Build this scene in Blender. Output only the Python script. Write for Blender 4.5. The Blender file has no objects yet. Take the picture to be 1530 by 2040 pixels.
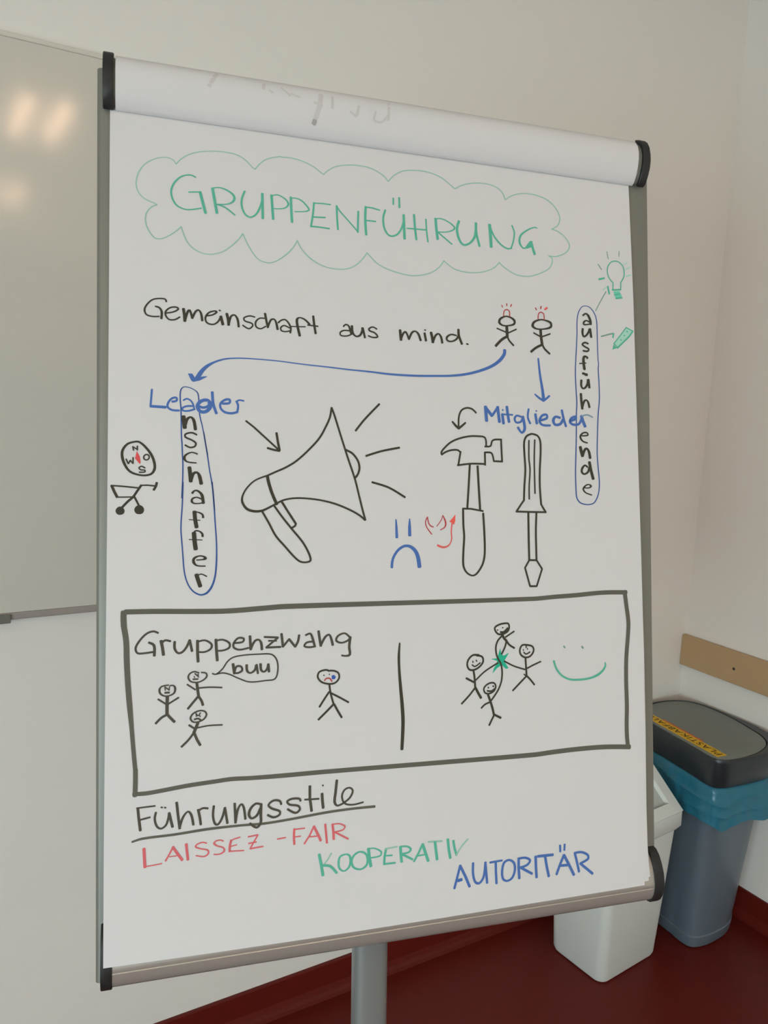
import bpy, bmesh, math, random
from mathutils import Vector, Matrix
from math import sin, cos, pi, radians, hypot, atan2, sqrt

# ------------------------------------------------------------------ camera, world, lights, exposure
S = bpy.context.scene
COL = S.collection
CAM = Vector((-2.2664, -1.7354, 1.62))
cd = bpy.data.cameras.new('camera')
cam = bpy.data.objects.new('camera', cd)
COL.objects.link(cam)
cd.sensor_fit = 'VERTICAL'
cd.sensor_height = 36.0
cd.sensor_width = 27.0
cd.lens = 36.0 * 1584.459 / 2040.0
cd.clip_start = 0.02
RX, RY, RZ = ((0.8620182, -0.038454, 0.5054166), (-0.5051309, -0.147873, 0.8502802), (0.0420408, -0.9882585, -0.1468935))
cam.matrix_world = Matrix(((RX[0], -RX[1], -RX[2], CAM.x), (RY[0], -RY[1], -RY[2], CAM.y), (RZ[0], -RZ[1], -RZ[2], CAM.z), (0, 0, 0, 1)))
S.camera = cam

S.view_settings.view_transform = 'Standard'
S.view_settings.look = 'None'
S.view_settings.gamma = 1.0
S.view_settings.use_curve_mapping = False
S.view_settings.exposure = -0.42

w = bpy.data.worlds.new('world')
S.world = w
w.use_nodes = True
w.node_tree.nodes['Background'].inputs[0].default_value = (0.62, 0.78, 1.0, 1)
w.node_tree.nodes['Background'].inputs[1].default_value = 1.0

XL, XR, YF, YB, ZC = -4.6, -0.012, -5.4, 0.0, 2.9        # room: left, right, behind the camera, back wall, ceiling
WINDOWS = [(-2.65, 1.6), (-4.45, 1.5)]                     # on the left wall: centre y, width
WZ0, WZ1 = 0.45, 1.75


def area(name, loc, rot, sx, sy, power, col):
    d = bpy.data.lights.new(name, 'AREA')
    d.shape = 'RECTANGLE'
    d.size, d.size_y = sx, sy
    d.energy = power
    d.color = col
    o = bpy.data.objects.new(name, d)
    COL.objects.link(o)
    o.location = loc
    o.rotation_euler = rot
    return o


for wy, ww in WINDOWS:        # daylight entering through each window of the left wall
    area('window_daylight', (XL - 0.13, wy, (WZ0 + WZ1) / 2), (0, -pi / 2, 0), WZ1 - WZ0, ww, 57.0 * ww, (0.70, 0.935, 1.0))
# daylight entering through the windows in the wall behind the camera
area('window_daylight', (-3.05, YF - 0.13, 1.5), (pi / 2, 0, 0), 2.3, 1.5, 7.0, (0.90, 0.98, 1.0))


# ------------------------------------------------------------------ helpers
def lin(c):
    c = c / 255.0
    return c / 12.92 if c <= 0.04045 else ((c + 0.055) / 1.055) ** 2.4


def mat(name, rgb, rough=0.6, metal=0.0, spec=0.5, scale=1.0, noise=0.0, nscale=40.0, bump=0.0, coat=0.0):
    m = bpy.data.materials.new(name)
    m.use_nodes = True
    nt = m.node_tree
    b = nt.nodes['Principled BSDF']
    col = tuple(min(1.0, lin(c) * scale) for c in rgb) + (1,)
    b.inputs['Base Color'].default_value = col
    b.inputs['Roughness'].default_value = rough
    b.inputs['Metallic'].default_value = metal
    b.inputs['Specular IOR Level'].default_value = spec
    b.inputs['Coat Weight'].default_value = coat
    if noise or bump:
        tc = nt.nodes.new('ShaderNodeTexCoord')
        nz = nt.nodes.new('ShaderNodeTexNoise')
        nz.inputs['Scale'].default_value = nscale
        nz.inputs['Detail'].default_value = 4
        nt.links.new(tc.outputs['Object'], nz.inputs['Vector'])
        if noise:
            mx = nt.nodes.new('ShaderNodeMix')
            mx.data_type = 'RGBA'
            mx.inputs[6].default_value = tuple(c * (1 - noise) for c in col[:3]) + (1,)
            mx.inputs[7].default_value = tuple(min(1, c * (1 + noise)) for c in col[:3]) + (1,)
            nt.links.new(nz.outputs['Fac'], mx.inputs[0])
            nt.links.new(mx.outputs[2], b.inputs['Base Color'])
        if bump:
            bp = nt.nodes.new('ShaderNodeBump')
            bp.inputs['Strength'].default_value = bump
            bp.inputs['Distance'].default_value = 0.002
            nt.links.new(nz.outputs['Fac'], bp.inputs['Height'])
            nt.links.new(bp.outputs['Normal'], b.inputs['Normal'])
    return m


def obj(name, bm, m, parent=None, smooth=False):
    bmesh.ops.recalc_face_normals(bm, faces=bm.faces[:])
    me = bpy.data.meshes.new(name)
    bm.to_mesh(me)
    bm.free()
    if m:
        me.materials.append(m)
    if smooth:
        for p in me.polygons:
            p.use_smooth = True
        try:
            me.set_sharp_from_angle(angle=radians(38))
        except Exception:
            pass
    o = bpy.data.objects.new(name, me)
    COL.objects.link(o)
    if parent:
        o.parent = parent
        o.matrix_parent_inverse = root_matrix(parent).inverted()
    return o


def root_matrix(o):
    mtx = o.matrix_basis.copy()
    if o.parent:
        mtx = root_matrix(o.parent) @ o.matrix_parent_inverse @ mtx
    return mtx


def thing(name, label, cat, loc, group=None):
    o = bpy.data.objects.new(name, None)
    COL.objects.link(o)
    o.location = loc
    o.empty_display_size = 0.05
    o['label'] = label
    o['category'] = cat
    if group:
        o['group'] = group
    return o


def struct(o, label=None, cat=None):
    o['kind'] = 'structure'
    if label:
        o['label'] = label
    if cat:
        o['category'] = cat
    return o


def box(bm, a, b, fr=None, bev=0.0, seg=2):
    """axis box between corners a and b, mapped through frame function fr"""
    vs = []
    for x in (a[0], b[0]):
        for y in (a[1], b[1]):
            for z in (a[2], b[2]):
                vs.append(bm.verts.new(fr(x, y, z) if fr else (x, y, z)))
    fs = []
    for q in ((0, 1, 3, 2), (4, 6, 7, 5), (0, 4, 5, 1), (2, 3, 7, 6), (0, 2, 6, 4), (1, 5, 7, 3)):
        fs.append(bm.faces.new([vs[i] for i in q]))
    if bev:
        es = list({e for f in fs for e in f.edges})
        bmesh.ops.bevel(bm, geom=es, offset=bev, segments=seg, affect='EDGES', profile=0.5)
    return bm


def loft(bm, rings, cap0=True, cap1=True):
    """rings: lists of points with equal counts, closed loops"""
    R = [[bm.verts.new(p) for p in r] for r in rings]
    n = len(R[0])
    for a, b in zip(R, R[1:]):
        for i in range(n):
            bm.faces.new((a[i], a[(i + 1) % n], b[(i + 1) % n], b[i]))
    if cap0:
        bm.faces.new(R[0][::-1])
    if cap1:
        bm.faces.new(R[-1])
    return R


def tube(bm, p0, p1, r0, r1=None, n=16):
    r1 = r0 if r1 is None else r1
    p0, p1 = Vector(p0), Vector(p1)
    d = (p1 - p0).normalized()
    a = d.orthogonal().normalized()
    b = d.cross(a)
    loft(bm, [[p0 + r0 * (cos(2 * pi * i / n) * a + sin(2 * pi * i / n) * b) for i in range(n)],
              [p1 + r1 * (cos(2 * pi * i / n) * a + sin(2 * pi * i / n) * b) for i in range(n)]])
    return bm


# ------------------------------------------------------------------ materials
M = {}
M['wall'] = mat('wall_paint', (237, 231, 223), 0.75, spec=0.25, bump=0.08, nscale=180)
M['ceiling'] = mat('ceiling_paint', (232, 228, 220), 0.9, spec=0.1, noise=0.02)
M['floor'] = mat('red_linoleum', (98, 28, 22), 0.38, spec=0.2, noise=0.10, nscale=30, bump=0.03)
M['wood'] = mat('beech_rail', (188, 156, 118), 0.45, spec=0.35, noise=0.06, nscale=14)
M['screw'] = mat('dark_screw', (60, 48, 40), 0.5)
M['board'] = mat('whiteboard_enamel', (212, 206, 194), 0.10, spec=0.5)
M['trim'] = mat('whiteboard_trim', (218, 211, 198), 0.5, 0.0, 0.4)
M['trimdark'] = mat('whiteboard_bottom_trim', (158, 149, 142), 0.5, 0.0, 0.4)
M['alu'] = mat('anodised_aluminium', (180, 174, 165), 0.36, 0.5, noise=0.02, nscale=60)
M['alurail'] = mat('grey_aluminium_rail', (123, 122, 113), 0.45, 0.3)
M['panel'] = mat('easel_panel', (215, 215, 212), 0.4)
M['black'] = mat('black_plastic', (36, 35, 34), 0.5, spec=0.4)
M['paper'] = mat('white_paper', (211, 208, 207), 0.85, spec=0.15)
M['post'] = mat('painted_post', (134, 138, 136), 0.35, 0.35, spec=0.5)
M['whitebin'] = mat('white_plastic', (222, 224, 218), 0.42, spec=0.45)
M['flap'] = mat('pale_grey_plastic', (186, 192, 186), 0.45, spec=0.45)
M['greybin'] = mat('grey_plastic', (99, 111, 121), 0.32, spec=0.5)
M['lid'] = mat('anthracite_plastic', (41, 46, 50), 0.33, spec=0.5)
M['plate'] = mat('grey_lid_plastic', (120, 126, 121), 0.42, spec=0.45)
M['yellow'] = mat('yellow_sticker', (222, 176, 32), 0.5, spec=0.3)
M['orange'] = mat('red_sticker', (205, 92, 40), 0.5, spec=0.3)
M['letter'] = mat('dark_lettering', (62, 48, 20), 0.6, spec=0.2)
M['frame'] = mat('window_frame_white', (230, 230, 226), 0.5)

m = mat('blue_bin_bag', (54, 130, 154), 0.22, spec=0.5)
nt = m.node_tree
b = nt.nodes['Principled BSDF']
tr = nt.nodes.new('ShaderNodeBsdfTranslucent')
tr.inputs[0].default_value = (lin(60), lin(150), lin(178), 1)
mx = nt.nodes.new('ShaderNodeMixShader')
mx.inputs[0].default_value = 0.25
nt.links.new(b.outputs[0], mx.inputs[1])
nt.links.new(tr.outputs[0], mx.inputs[2])
nt.links.new(mx.outputs[0], nt.nodes['Material Output'].inputs[0])
M['bag'] = m

INKS = dict(black=(58, 54, 45), thickgray=(86, 83, 75), gray=(70, 66, 58), green=(78, 154, 132), greenpale=(130, 168, 154),
            greenfill=(38, 152, 122), blue=(66, 96, 152), navy=(52, 78, 130), red=(194, 86, 84), redpale=(186, 90, 94), darkred=(158, 66, 68),
            redfill=(202, 84, 76), needle=(192, 72, 74), ghost=(175, 171, 169), ghostdark=(146, 141, 139), tealpale=(146, 186, 170),
            tealfill=(96, 176, 152), blueteal=(112, 136, 150), graygreen=(104, 134, 122), bluetear=(54, 82, 150))
for k_, v_ in INKS.items():
    M['ink_' + k_] = mat('marker_ink_' + k_, v_, 0.7, spec=0.12, scale=1.32)

# ------------------------------------------------------------------ room shell
bm = bmesh.new(); box(bm, (XL - 0.2, YF - 0.2, -0.1), (XR + 0.2, YB + 0.2, 0)); struct(obj('floor', bm, M['floor']), 'dark red linoleum floor', 'floor')
bm = bmesh.new(); box(bm, (XL - 0.2, YF - 0.2, ZC), (XR + 0.2, YB + 0.2, ZC + 0.1)); struct(obj('ceiling', bm, M['ceiling']), 'white painted ceiling', 'ceiling')
bm = bmesh.new(); box(bm, (XL - 0.2, YB, 0), (XR + 0.2, YB + 0.15, ZC)); struct(obj('wall_back', bm, M['wall']), 'cream wall behind the flip chart with the whiteboard on it', 'wall')
bm = bmesh.new(); box(bm, (XR, YF - 0.15, 0), (XR + 0.15, YB, ZC)); struct(obj('wall_right', bm, M['wall']), 'cream wall on the right with the wooden rail', 'wall')


def wall_with_holes(name, holes, lo, hi, fr, label):
    """wall in the plane (a, z) with rectangular holes [(a0, a1, z0, z1)] and thickness in fr's third axis"""
    bm = bmesh.new()
    holes = sorted(holes)
    a = lo
    for h in holes:
        box(bm, (a, 0, 0), (h[0], 0.15, ZC), fr)
        box(bm, (h[0], 0, 0), (h[1], 0.15, h[2]), fr)
        box(bm, (h[0], 0, h[3]), (h[1], 0.15, ZC), fr)
        a = h[1]
    box(bm, (a, 0, 0), (hi, 0.15, ZC), fr)
    return struct(obj(name, bm, M['wall']), label, 'wall')


FL = lambda a, t, z: (XL - t, a, z)
FR = lambda a, t, z: (a, YF - t, z)
wall_with_holes('wall_left', [(wy - ww / 2, wy + ww / 2, WZ0, WZ1) for wy, ww in WINDOWS], YF - 0.15, YB, FL, 'cream wall on the left with two windows')
wall_with_holes('wall_rear', [(-4.2, -1.9, 0.75, 2.25)], XL, XR, FR, 'cream wall behind the camera with a window')


def window(n, a0, a1, z0, z1, fr, label):
    root = bpy.data.objects.new('window_%d' % n, None)
    COL.objects.link(root)
    root.location = fr((a0 + a1) / 2, 0.05, z0)
    struct(root, label, 'window')
    bm = bmesh.new()
    f = 0.05
    for q in (((a0, .03, z0), (a0 + f, .09, z1)), ((a1 - f, .03, z0), (a1, .09, z1)), ((a0 + f, .03, z0), (a1 - f, .09, z0 + f)),
              ((a0 + f, .03, z1 - f), (a1 - f, .09, z1)), (((a0 + a1) / 2 - f / 2, .04, z0 + f), ((a0 + a1) / 2 + f / 2, .08, z1 - f))):
        box(bm, q[0], q[1], fr)
    obj('window_frame', bm, M['frame'], root)


for i, (wy, ww) in enumerate(WINDOWS):
    window(i + 1, wy - ww / 2, wy + ww / 2, WZ0, WZ1, FL, 'window %s of the left wall' % ('nearer the back' if i == 0 else 'nearer the rear'))
window(3, -4.2, -1.9, 0.75, 2.25, FR, 'wide window behind the camera')

SKH = 0.09
bm = bmesh.new()
prof = [(0, 0), (-0.030, 0), (-0.022, 0.004), (-0.014, 0.012), (-0.009, 0.026), (-0.008, SKH - 0.004), (-0.006, SKH), (0, SKH)]
loft(bm, [[(x, YB + q[0], q[1]) for q in prof] for x in (XL, XR)])
struct(obj('baseboard_back', bm, M['floor']), 'red linoleum skirting coved up the back wall', 'baseboard')
bm = bmesh.new()
loft(bm, [[(XR + q[0], y, q[1]) for q in prof] for y in (YF, YB)])
struct(obj('baseboard_right', bm, M['floor']), 'red linoleum skirting coved up the right wall', 'baseboard')

bm = bmesh.new()
box(bm, (XR - 0.018, YF + 0.3, 0.7455), (XR, YB - 0.0005, 0.8515), None, 0.002, 1)
rail = struct(obj('trim_1', bm, M['wood']), 'light beech bumper rail along the right wall', 'trim')
bm = bmesh.new(); tube(bm, (XR - 0.0184, -0.208, 0.7955), (XR - 0.0172, -0.208, 0.7955), 0.0048, n=14); obj('screw', bm, M['screw'], rail)

# ------------------------------------------------------------------ whiteboard on the back wall
wb = thing('whiteboard', 'large whiteboard on the back wall behind the flip chart', 'whiteboard', (-2.9, 0, 1.13))
X0, X1 = -4.6, -1.05
bm = bmesh.new(); box(bm, (X0, -0.018, 1.14), (X1, -0.0005, 2.238)); obj('writing_surface', bm, M['board'], wb)
bm = bmesh.new(); box(bm, (X0, -0.021, 2.2375), (X1, -0.0005, 2.2465), None, 0.002); obj('top_trim', bm, M['trim'], wb)
bm = bmesh.new(); box(bm, (X0, -0.022, 1.1365), (X1, -0.0005, 1.1515), None, 0.003); obj('bottom_trim', bm, M['trimdark'], wb)
bm = bmesh.new(); box(bm, (X1 - 0.001, -0.021, 1.1365), (X1 + 0.01, -0.0005, 2.2465), None, 0.002); obj('side_trim', bm, M['trim'], wb)
bm = bmesh.new(); box(bm, (X0 - 0.01, -0.021, 1.1365), (X0 + 0.001, -0.0005, 2.2465), None, 0.002); obj('side_trim', bm, M['trim'], wb)
bm = bmesh.new(); box(bm, (-3.4, -0.028, 1.1315), (-2.113, -0.0215, 1.1500), None, 0.002); obj('pen_tray_clip', bm, M['alurail'], wb)

# ------------------------------------------------------------------ flip chart: paper plane frame
O = Vector((-2.1146, -0.9364, 1.0030))
U = Vector((0.97288738, -0.2311449, -0.00788581))
V = Vector((0.05615605, 0.20300952, 0.97756515))
N = Vector((-0.22435831, -0.95150363, 0.21048559))


def P(u, v, n=0.0):
    return O + u * U + v * V + n * N


def nb(v):            # front of the easel panel lies behind the paper plane, further at the bottom
    return -0.0225 + 0.0205 * v


def extrude_u(bm, prof, u0, u1, du=None):
    r = [[P(u, v, n) for v, n in prof] for u in (u0, u1)]
    return loft(bm, r)


fc = thing('flip_chart_easel', 'grey aluminium flip chart easel on one post in front of the whiteboard', 'flip chart', (-1.80, -1.02, 0))

bm = bmesh.new()
for a, b_ in ((0, 1),):
    loft(bm, [[P(-0.004, 0.0, nb(0) - 0.004), P(0.698, 0.0, nb(0) - 0.004), P(0.698, 0.0, nb(0) - 0.014), P(-0.004, 0.0, nb(0) - 0.014)],
              [P(-0.004, 0.985, nb(.985) - 0.004), P(0.700, 0.985, nb(.985) - 0.004), P(0.700, 0.985, nb(.985) - 0.014), P(-0.004, 0.985, nb(.985) - 0.014)]])
obj('writing_panel', bm, M['panel'], fc)


def side_rail(ub, ut, wdt, sgn):
    bm = bmesh.new()
    rings = []
    for v, uo in ((-0.026, ub), (0.992, ut)):
        n0 = nb(v)
        q = []
        for a, d in ((0, -.0045), (.0015, -.0015), (.0045, 0), (wdt - .001, 0), (wdt, -.001), (wdt, -.017), (.0045, -.020), (.0015, -.0185), (0, -.0155)):
            q.append(P(uo + sgn * a, v, n0 + d))
        rings.append(q)
    loft(bm, rings)
    return obj('side_rail', bm, M['alurail'], fc, True)


side_rail(-0.0088, -0.0136, 0.0225, 1)
side_rail(0.7055, 0.7155, 0.036, -1)

# clamp bar along the top, convex to the front; the turned sheets lie over it
front = [(.9435, .0035), (.946, .0075), (.953, .0125), (.962, .0163), (.972, .0188), (.981, .0195), (.990, .0178), (.997, .0140), (1.002, .0085), (1.0045, .0025)]
bar = [(v * 1.0, n - .002) for v, n in front]
bar = [(.9452, .0022)] + [(v + (-.0015 if v > .98 else .0012), n) for v, n in bar[1:-1]] + [(1.0022, .0022)]
bm = bmesh.new(); extrude_u(bm, bar, 0.0035, 0.6925); obj('clamp_bar', bm, M['alurail'], fc, True)
cap = [(.9420, .0020), (.9425, .0055), (.946, .0095), (.953, .0143), (.962, .0180), (.972, .0204), (.981, .0212), (.991, .0195), (.999, .0155), (1.0045, .0100), (1.0085, .0020)]


def end_cap(pr, u0, u1):
    bm = bmesh.new()
    extrude_u(bm, pr, u0, u1)
    es = [e for e in bm.edges if abs(abs((e.verts[0].co - e.verts[1].co).normalized().dot(U)) - 1) > .5]
    bmesh.ops.bevel(bm, geom=es, offset=0.0008, segments=1, affect='EDGES')
    return obj('end_cap', bm, M['black'], fc, True)


end_cap(cap, -0.0070, 0.0046)
end_cap(cap, 0.6915, 0.7030)

tray = [(.036, -.0225), (.033, -.0165), (.027, -.0115), (.018, -.0070), (.008, -.0045), (-.004, -.0034), (-.0085, -.0036), (-.0095, -.0044), (-.0105, -.0039), (-.018, -.0062), (-.025, -.0105), (-.0295, -.0170), (-.030, -.0232)]
bm = bmesh.new(); extrude_u(bm, tray, 0.008, 0.690); obj('tray_bar', bm, M['alu'], fc, True)
tcap = [(.0385, -.0232), (.0365, -.0160), (.030, -.0095), (.020, -.0045), (.009, -.0018), (-.004, -.0008), (-.013, -.0016), (-.021, -.0050), (-.028, -.0100), (-.0325, -.0165), (-.0335, -.0238)]
end_cap([(v, n - .0016) for v, n in tcap], -0.0035, 0.0085)
end_cap(tcap, 0.6895, 0.7030)

# post, bracket and castor base
PD = (0.5 * V + 0.5 * Vector((0, 0, 1))).normalized()
pc = P(0.316, -0.03, -0.072)
PU = (U - U.dot(PD) * PD).normalized()
PN = PU.cross(PD)
prof_post = []
for i in range(28):
    a = 2 * pi * i / 28
    ca, sa = cos(a), sin(a)
    prof_post.append((0.0222 * abs(ca) ** .55 * (1 if ca >= 0 else -1), 0.0165 * abs(sa) ** .75 * (1 if sa >= 0 else -1)))
low = (0.085 - pc.z) / PD.z
bm = bmesh.new()
loft(bm, [[pc + t * PD + a * PU + b_ * PN for a, b_ in prof_post] for t in (low, 0.26)])
obj('post', bm, M['post'], fc, True)
bm = bmesh.new()
FRM = lambda a, b_, c_: P(0.316 + a, b_, c_)
loft(bm, [[P(0.316 + a, v, n) for a, n in ((-.05, nb(v) - .0145), (.05, nb(v) - .0145), (.03, -.053), (-.03, -.053))] for v in (0.06, 0.20)])
obj('mounting_bracket', bm, M['black'], fc)
foot = pc + low * PD
bm = bmesh.new()
loft(bm, [[(foot.x + r * cos(2 * pi * i / 24), foot.y + r * sin(2 * pi * i / 24), z) for i in range(24)] for r, z in ((.05, .060), (.055, .070), (.052, .098), (.040, .104))])
obj('base_hub', bm, M['black'], fc, True)
for k in range(5):
    a = 2 * pi * k / 5 + 0.35
    d = Vector((cos(a), sin(a), 0)); t = Vector((-sin(a), cos(a), 0)); z = Vector((0, 0, 1))
    c0 = Vector((foot.x, foot.y, 0))
    bm = bmesh.new()
    loft(bm, [[c0 + r * d + s_ * wd * t + zz * z for s_, zz in ((-1, h0), (1, h0), (1, h1), (-1, h1))] for r, wd, h0, h1 in ((.045, .019, .064, .094), (.20, .016, .060, .082), (.31, .013, .056, .072))])
    lg = obj('leg', bm, M['alurail'], fc)
    bm = bmesh.new()
    cc = c0 + .300 * d
    tube(bm, cc + t * -.012 + z * .0245, cc + t * .012 + z * .0245, .0245, n=20)
    tube(bm, cc + z * .045, cc + z * .0575, .007)
    obj('castor', bm, M['black'], lg, True)

# ------------------------------------------------------------------ the paper pad
pad = thing('paper_pad', 'white flip chart pad with coloured marker drawings hanging on the easel', 'paper pad', P(0.34, 0, 0))


def sheet(bm, pts, n0, n1, bend=None):
    f = [bm.verts.new(P(u, v, n0)) for u, v in pts]
    b_ = [bm.verts.new(P(u, v, n1)) for u, v in pts]
    bm.faces.new(f); bm.faces.new(b_[::-1])
    k = len(pts)
    for i in range(k):
        bm.faces.new((f[i], b_[i], b_[(i + 1) % k], f[(i + 1) % k]))


top_pts = [(-.0003, -.0002), (.116, -.0018), (.2311, -.0029), (.38, -.0030), (.5212, -.0024), (.6714, -.0018), (.6728, .03), (.6735, .0512), (.675, .1033), (.678, .20), (.6815, .301), (.6822, .45), (.6822, .572), (.6825, .78), (.6805, .942), (.6805, .985), (.0006, .985), (.0006, .942), (.0008, .70), (.0006, .498), (-.0002, .28), (-.0005, .12)]
bm = bmesh.new(); sheet(bm, top_pts, 0, -.00025); top = obj('top_sheet', bm, M['paper'], pad)
mid_pts = [(.0010, .001), (.677, .0026), (.6786, .0028), (.6779, .0219), (.6775, .0512), (.6785, .1033), (.6808, .20), (.6815, .301), (.6820, .60), (.680, .985), (.0016, .985)]
bm = bmesh.new(); sheet(bm, mid_pts, -.0008, -.00105); obj('under_sheet', bm, M['paper'], pad)
low_pts = [(.0015, .004), (.6805, .0072), (.6817, .0074), (.6801, .0219), (.6790, .0512), (.6792, .1033), (.6814, .195), (.683, .301), (.6828, .368), (.6823, .572), (.683, .78), (.680, .985), (.002, .985)]
bm = bmesh.new(); sheet(bm, low_pts, -.0016, -.00185); obj('under_sheet', bm, M['paper'], pad)
bm = bmesh.new()
loft(bm, [[P(.003, v, -.0023), P(.679, v, -.0023), P(.679, v, max(nb(v) - .002, -.010) if v > .4 else -.0085), P(.003, v, max(nb(v) - .002, -.010) if v > .4 else -.0085)] for v in (.055, .4)])
obj('sheet_stack', bm, M['paper'], pad)

# sheets turned over the clamp bar: a thin skin over its front, hanging down behind the panel
skin = [(.9432, .0012)] + front + [(1.0066, -.004), (1.0075, -.014), (1.004, -.0240), (.995, -.0290), (.80, -.038), (.62, -.045)]
back = []
for i, (v, n) in enumerate(skin):
    a = skin[max(i - 1, 0)]; c_ = skin[min(i + 1, len(skin) - 1)]
    tv, tn = c_[0] - a[0], c_[1] - a[1]
    L = hypot(tv, tn)
    back.append((v - tn / L * -.0007 * -1, n + tv / L * -.0007))
bm = bmesh.new()
for side in (0.0066, 0.6850):
    F_ = [bm.verts.new(P(side, v, n)) for v, n in skin]
    B_ = [bm.verts.new(P(side, v, n)) for v, n in back]
    for i in range(len(skin) - 1):
        bm.faces.new((F_[i], F_[i + 1], B_[i + 1], B_[i]))
bm.verts.ensure_lookup_table()
k_ = len(skin)
q_ = bm.verts[:]
for i in range(k_ - 1):
    bm.faces.new((q_[i], q_[i + 1], q_[2 * k_ + i + 1], q_[2 * k_ + i]))
    bm.faces.new((q_[k_ + i], q_[3 * k_ + i], q_[3 * k_ + i + 1], q_[k_ + i + 1]))
bm.faces.new((q_[0], q_[2 * k_], q_[3 * k_], q_[k_]))
bm.faces.new((q_[k_ - 1], q_[2 * k_ - 1], q_[4 * k_ - 1], q_[3 * k_ - 1]))
turned = obj('turned_sheets', bm, M['paper'], pad, True)


def skin_n(v):
    for (v0, n0), (v1, n1) in zip(front, front[1:]):
        if v0 <= v <= v1:
            return n0 + (n1 - n0) * (v - v0) / (v1 - v0)
    return front[0][1] if v < front[0][0] else front[-1][1]


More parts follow.
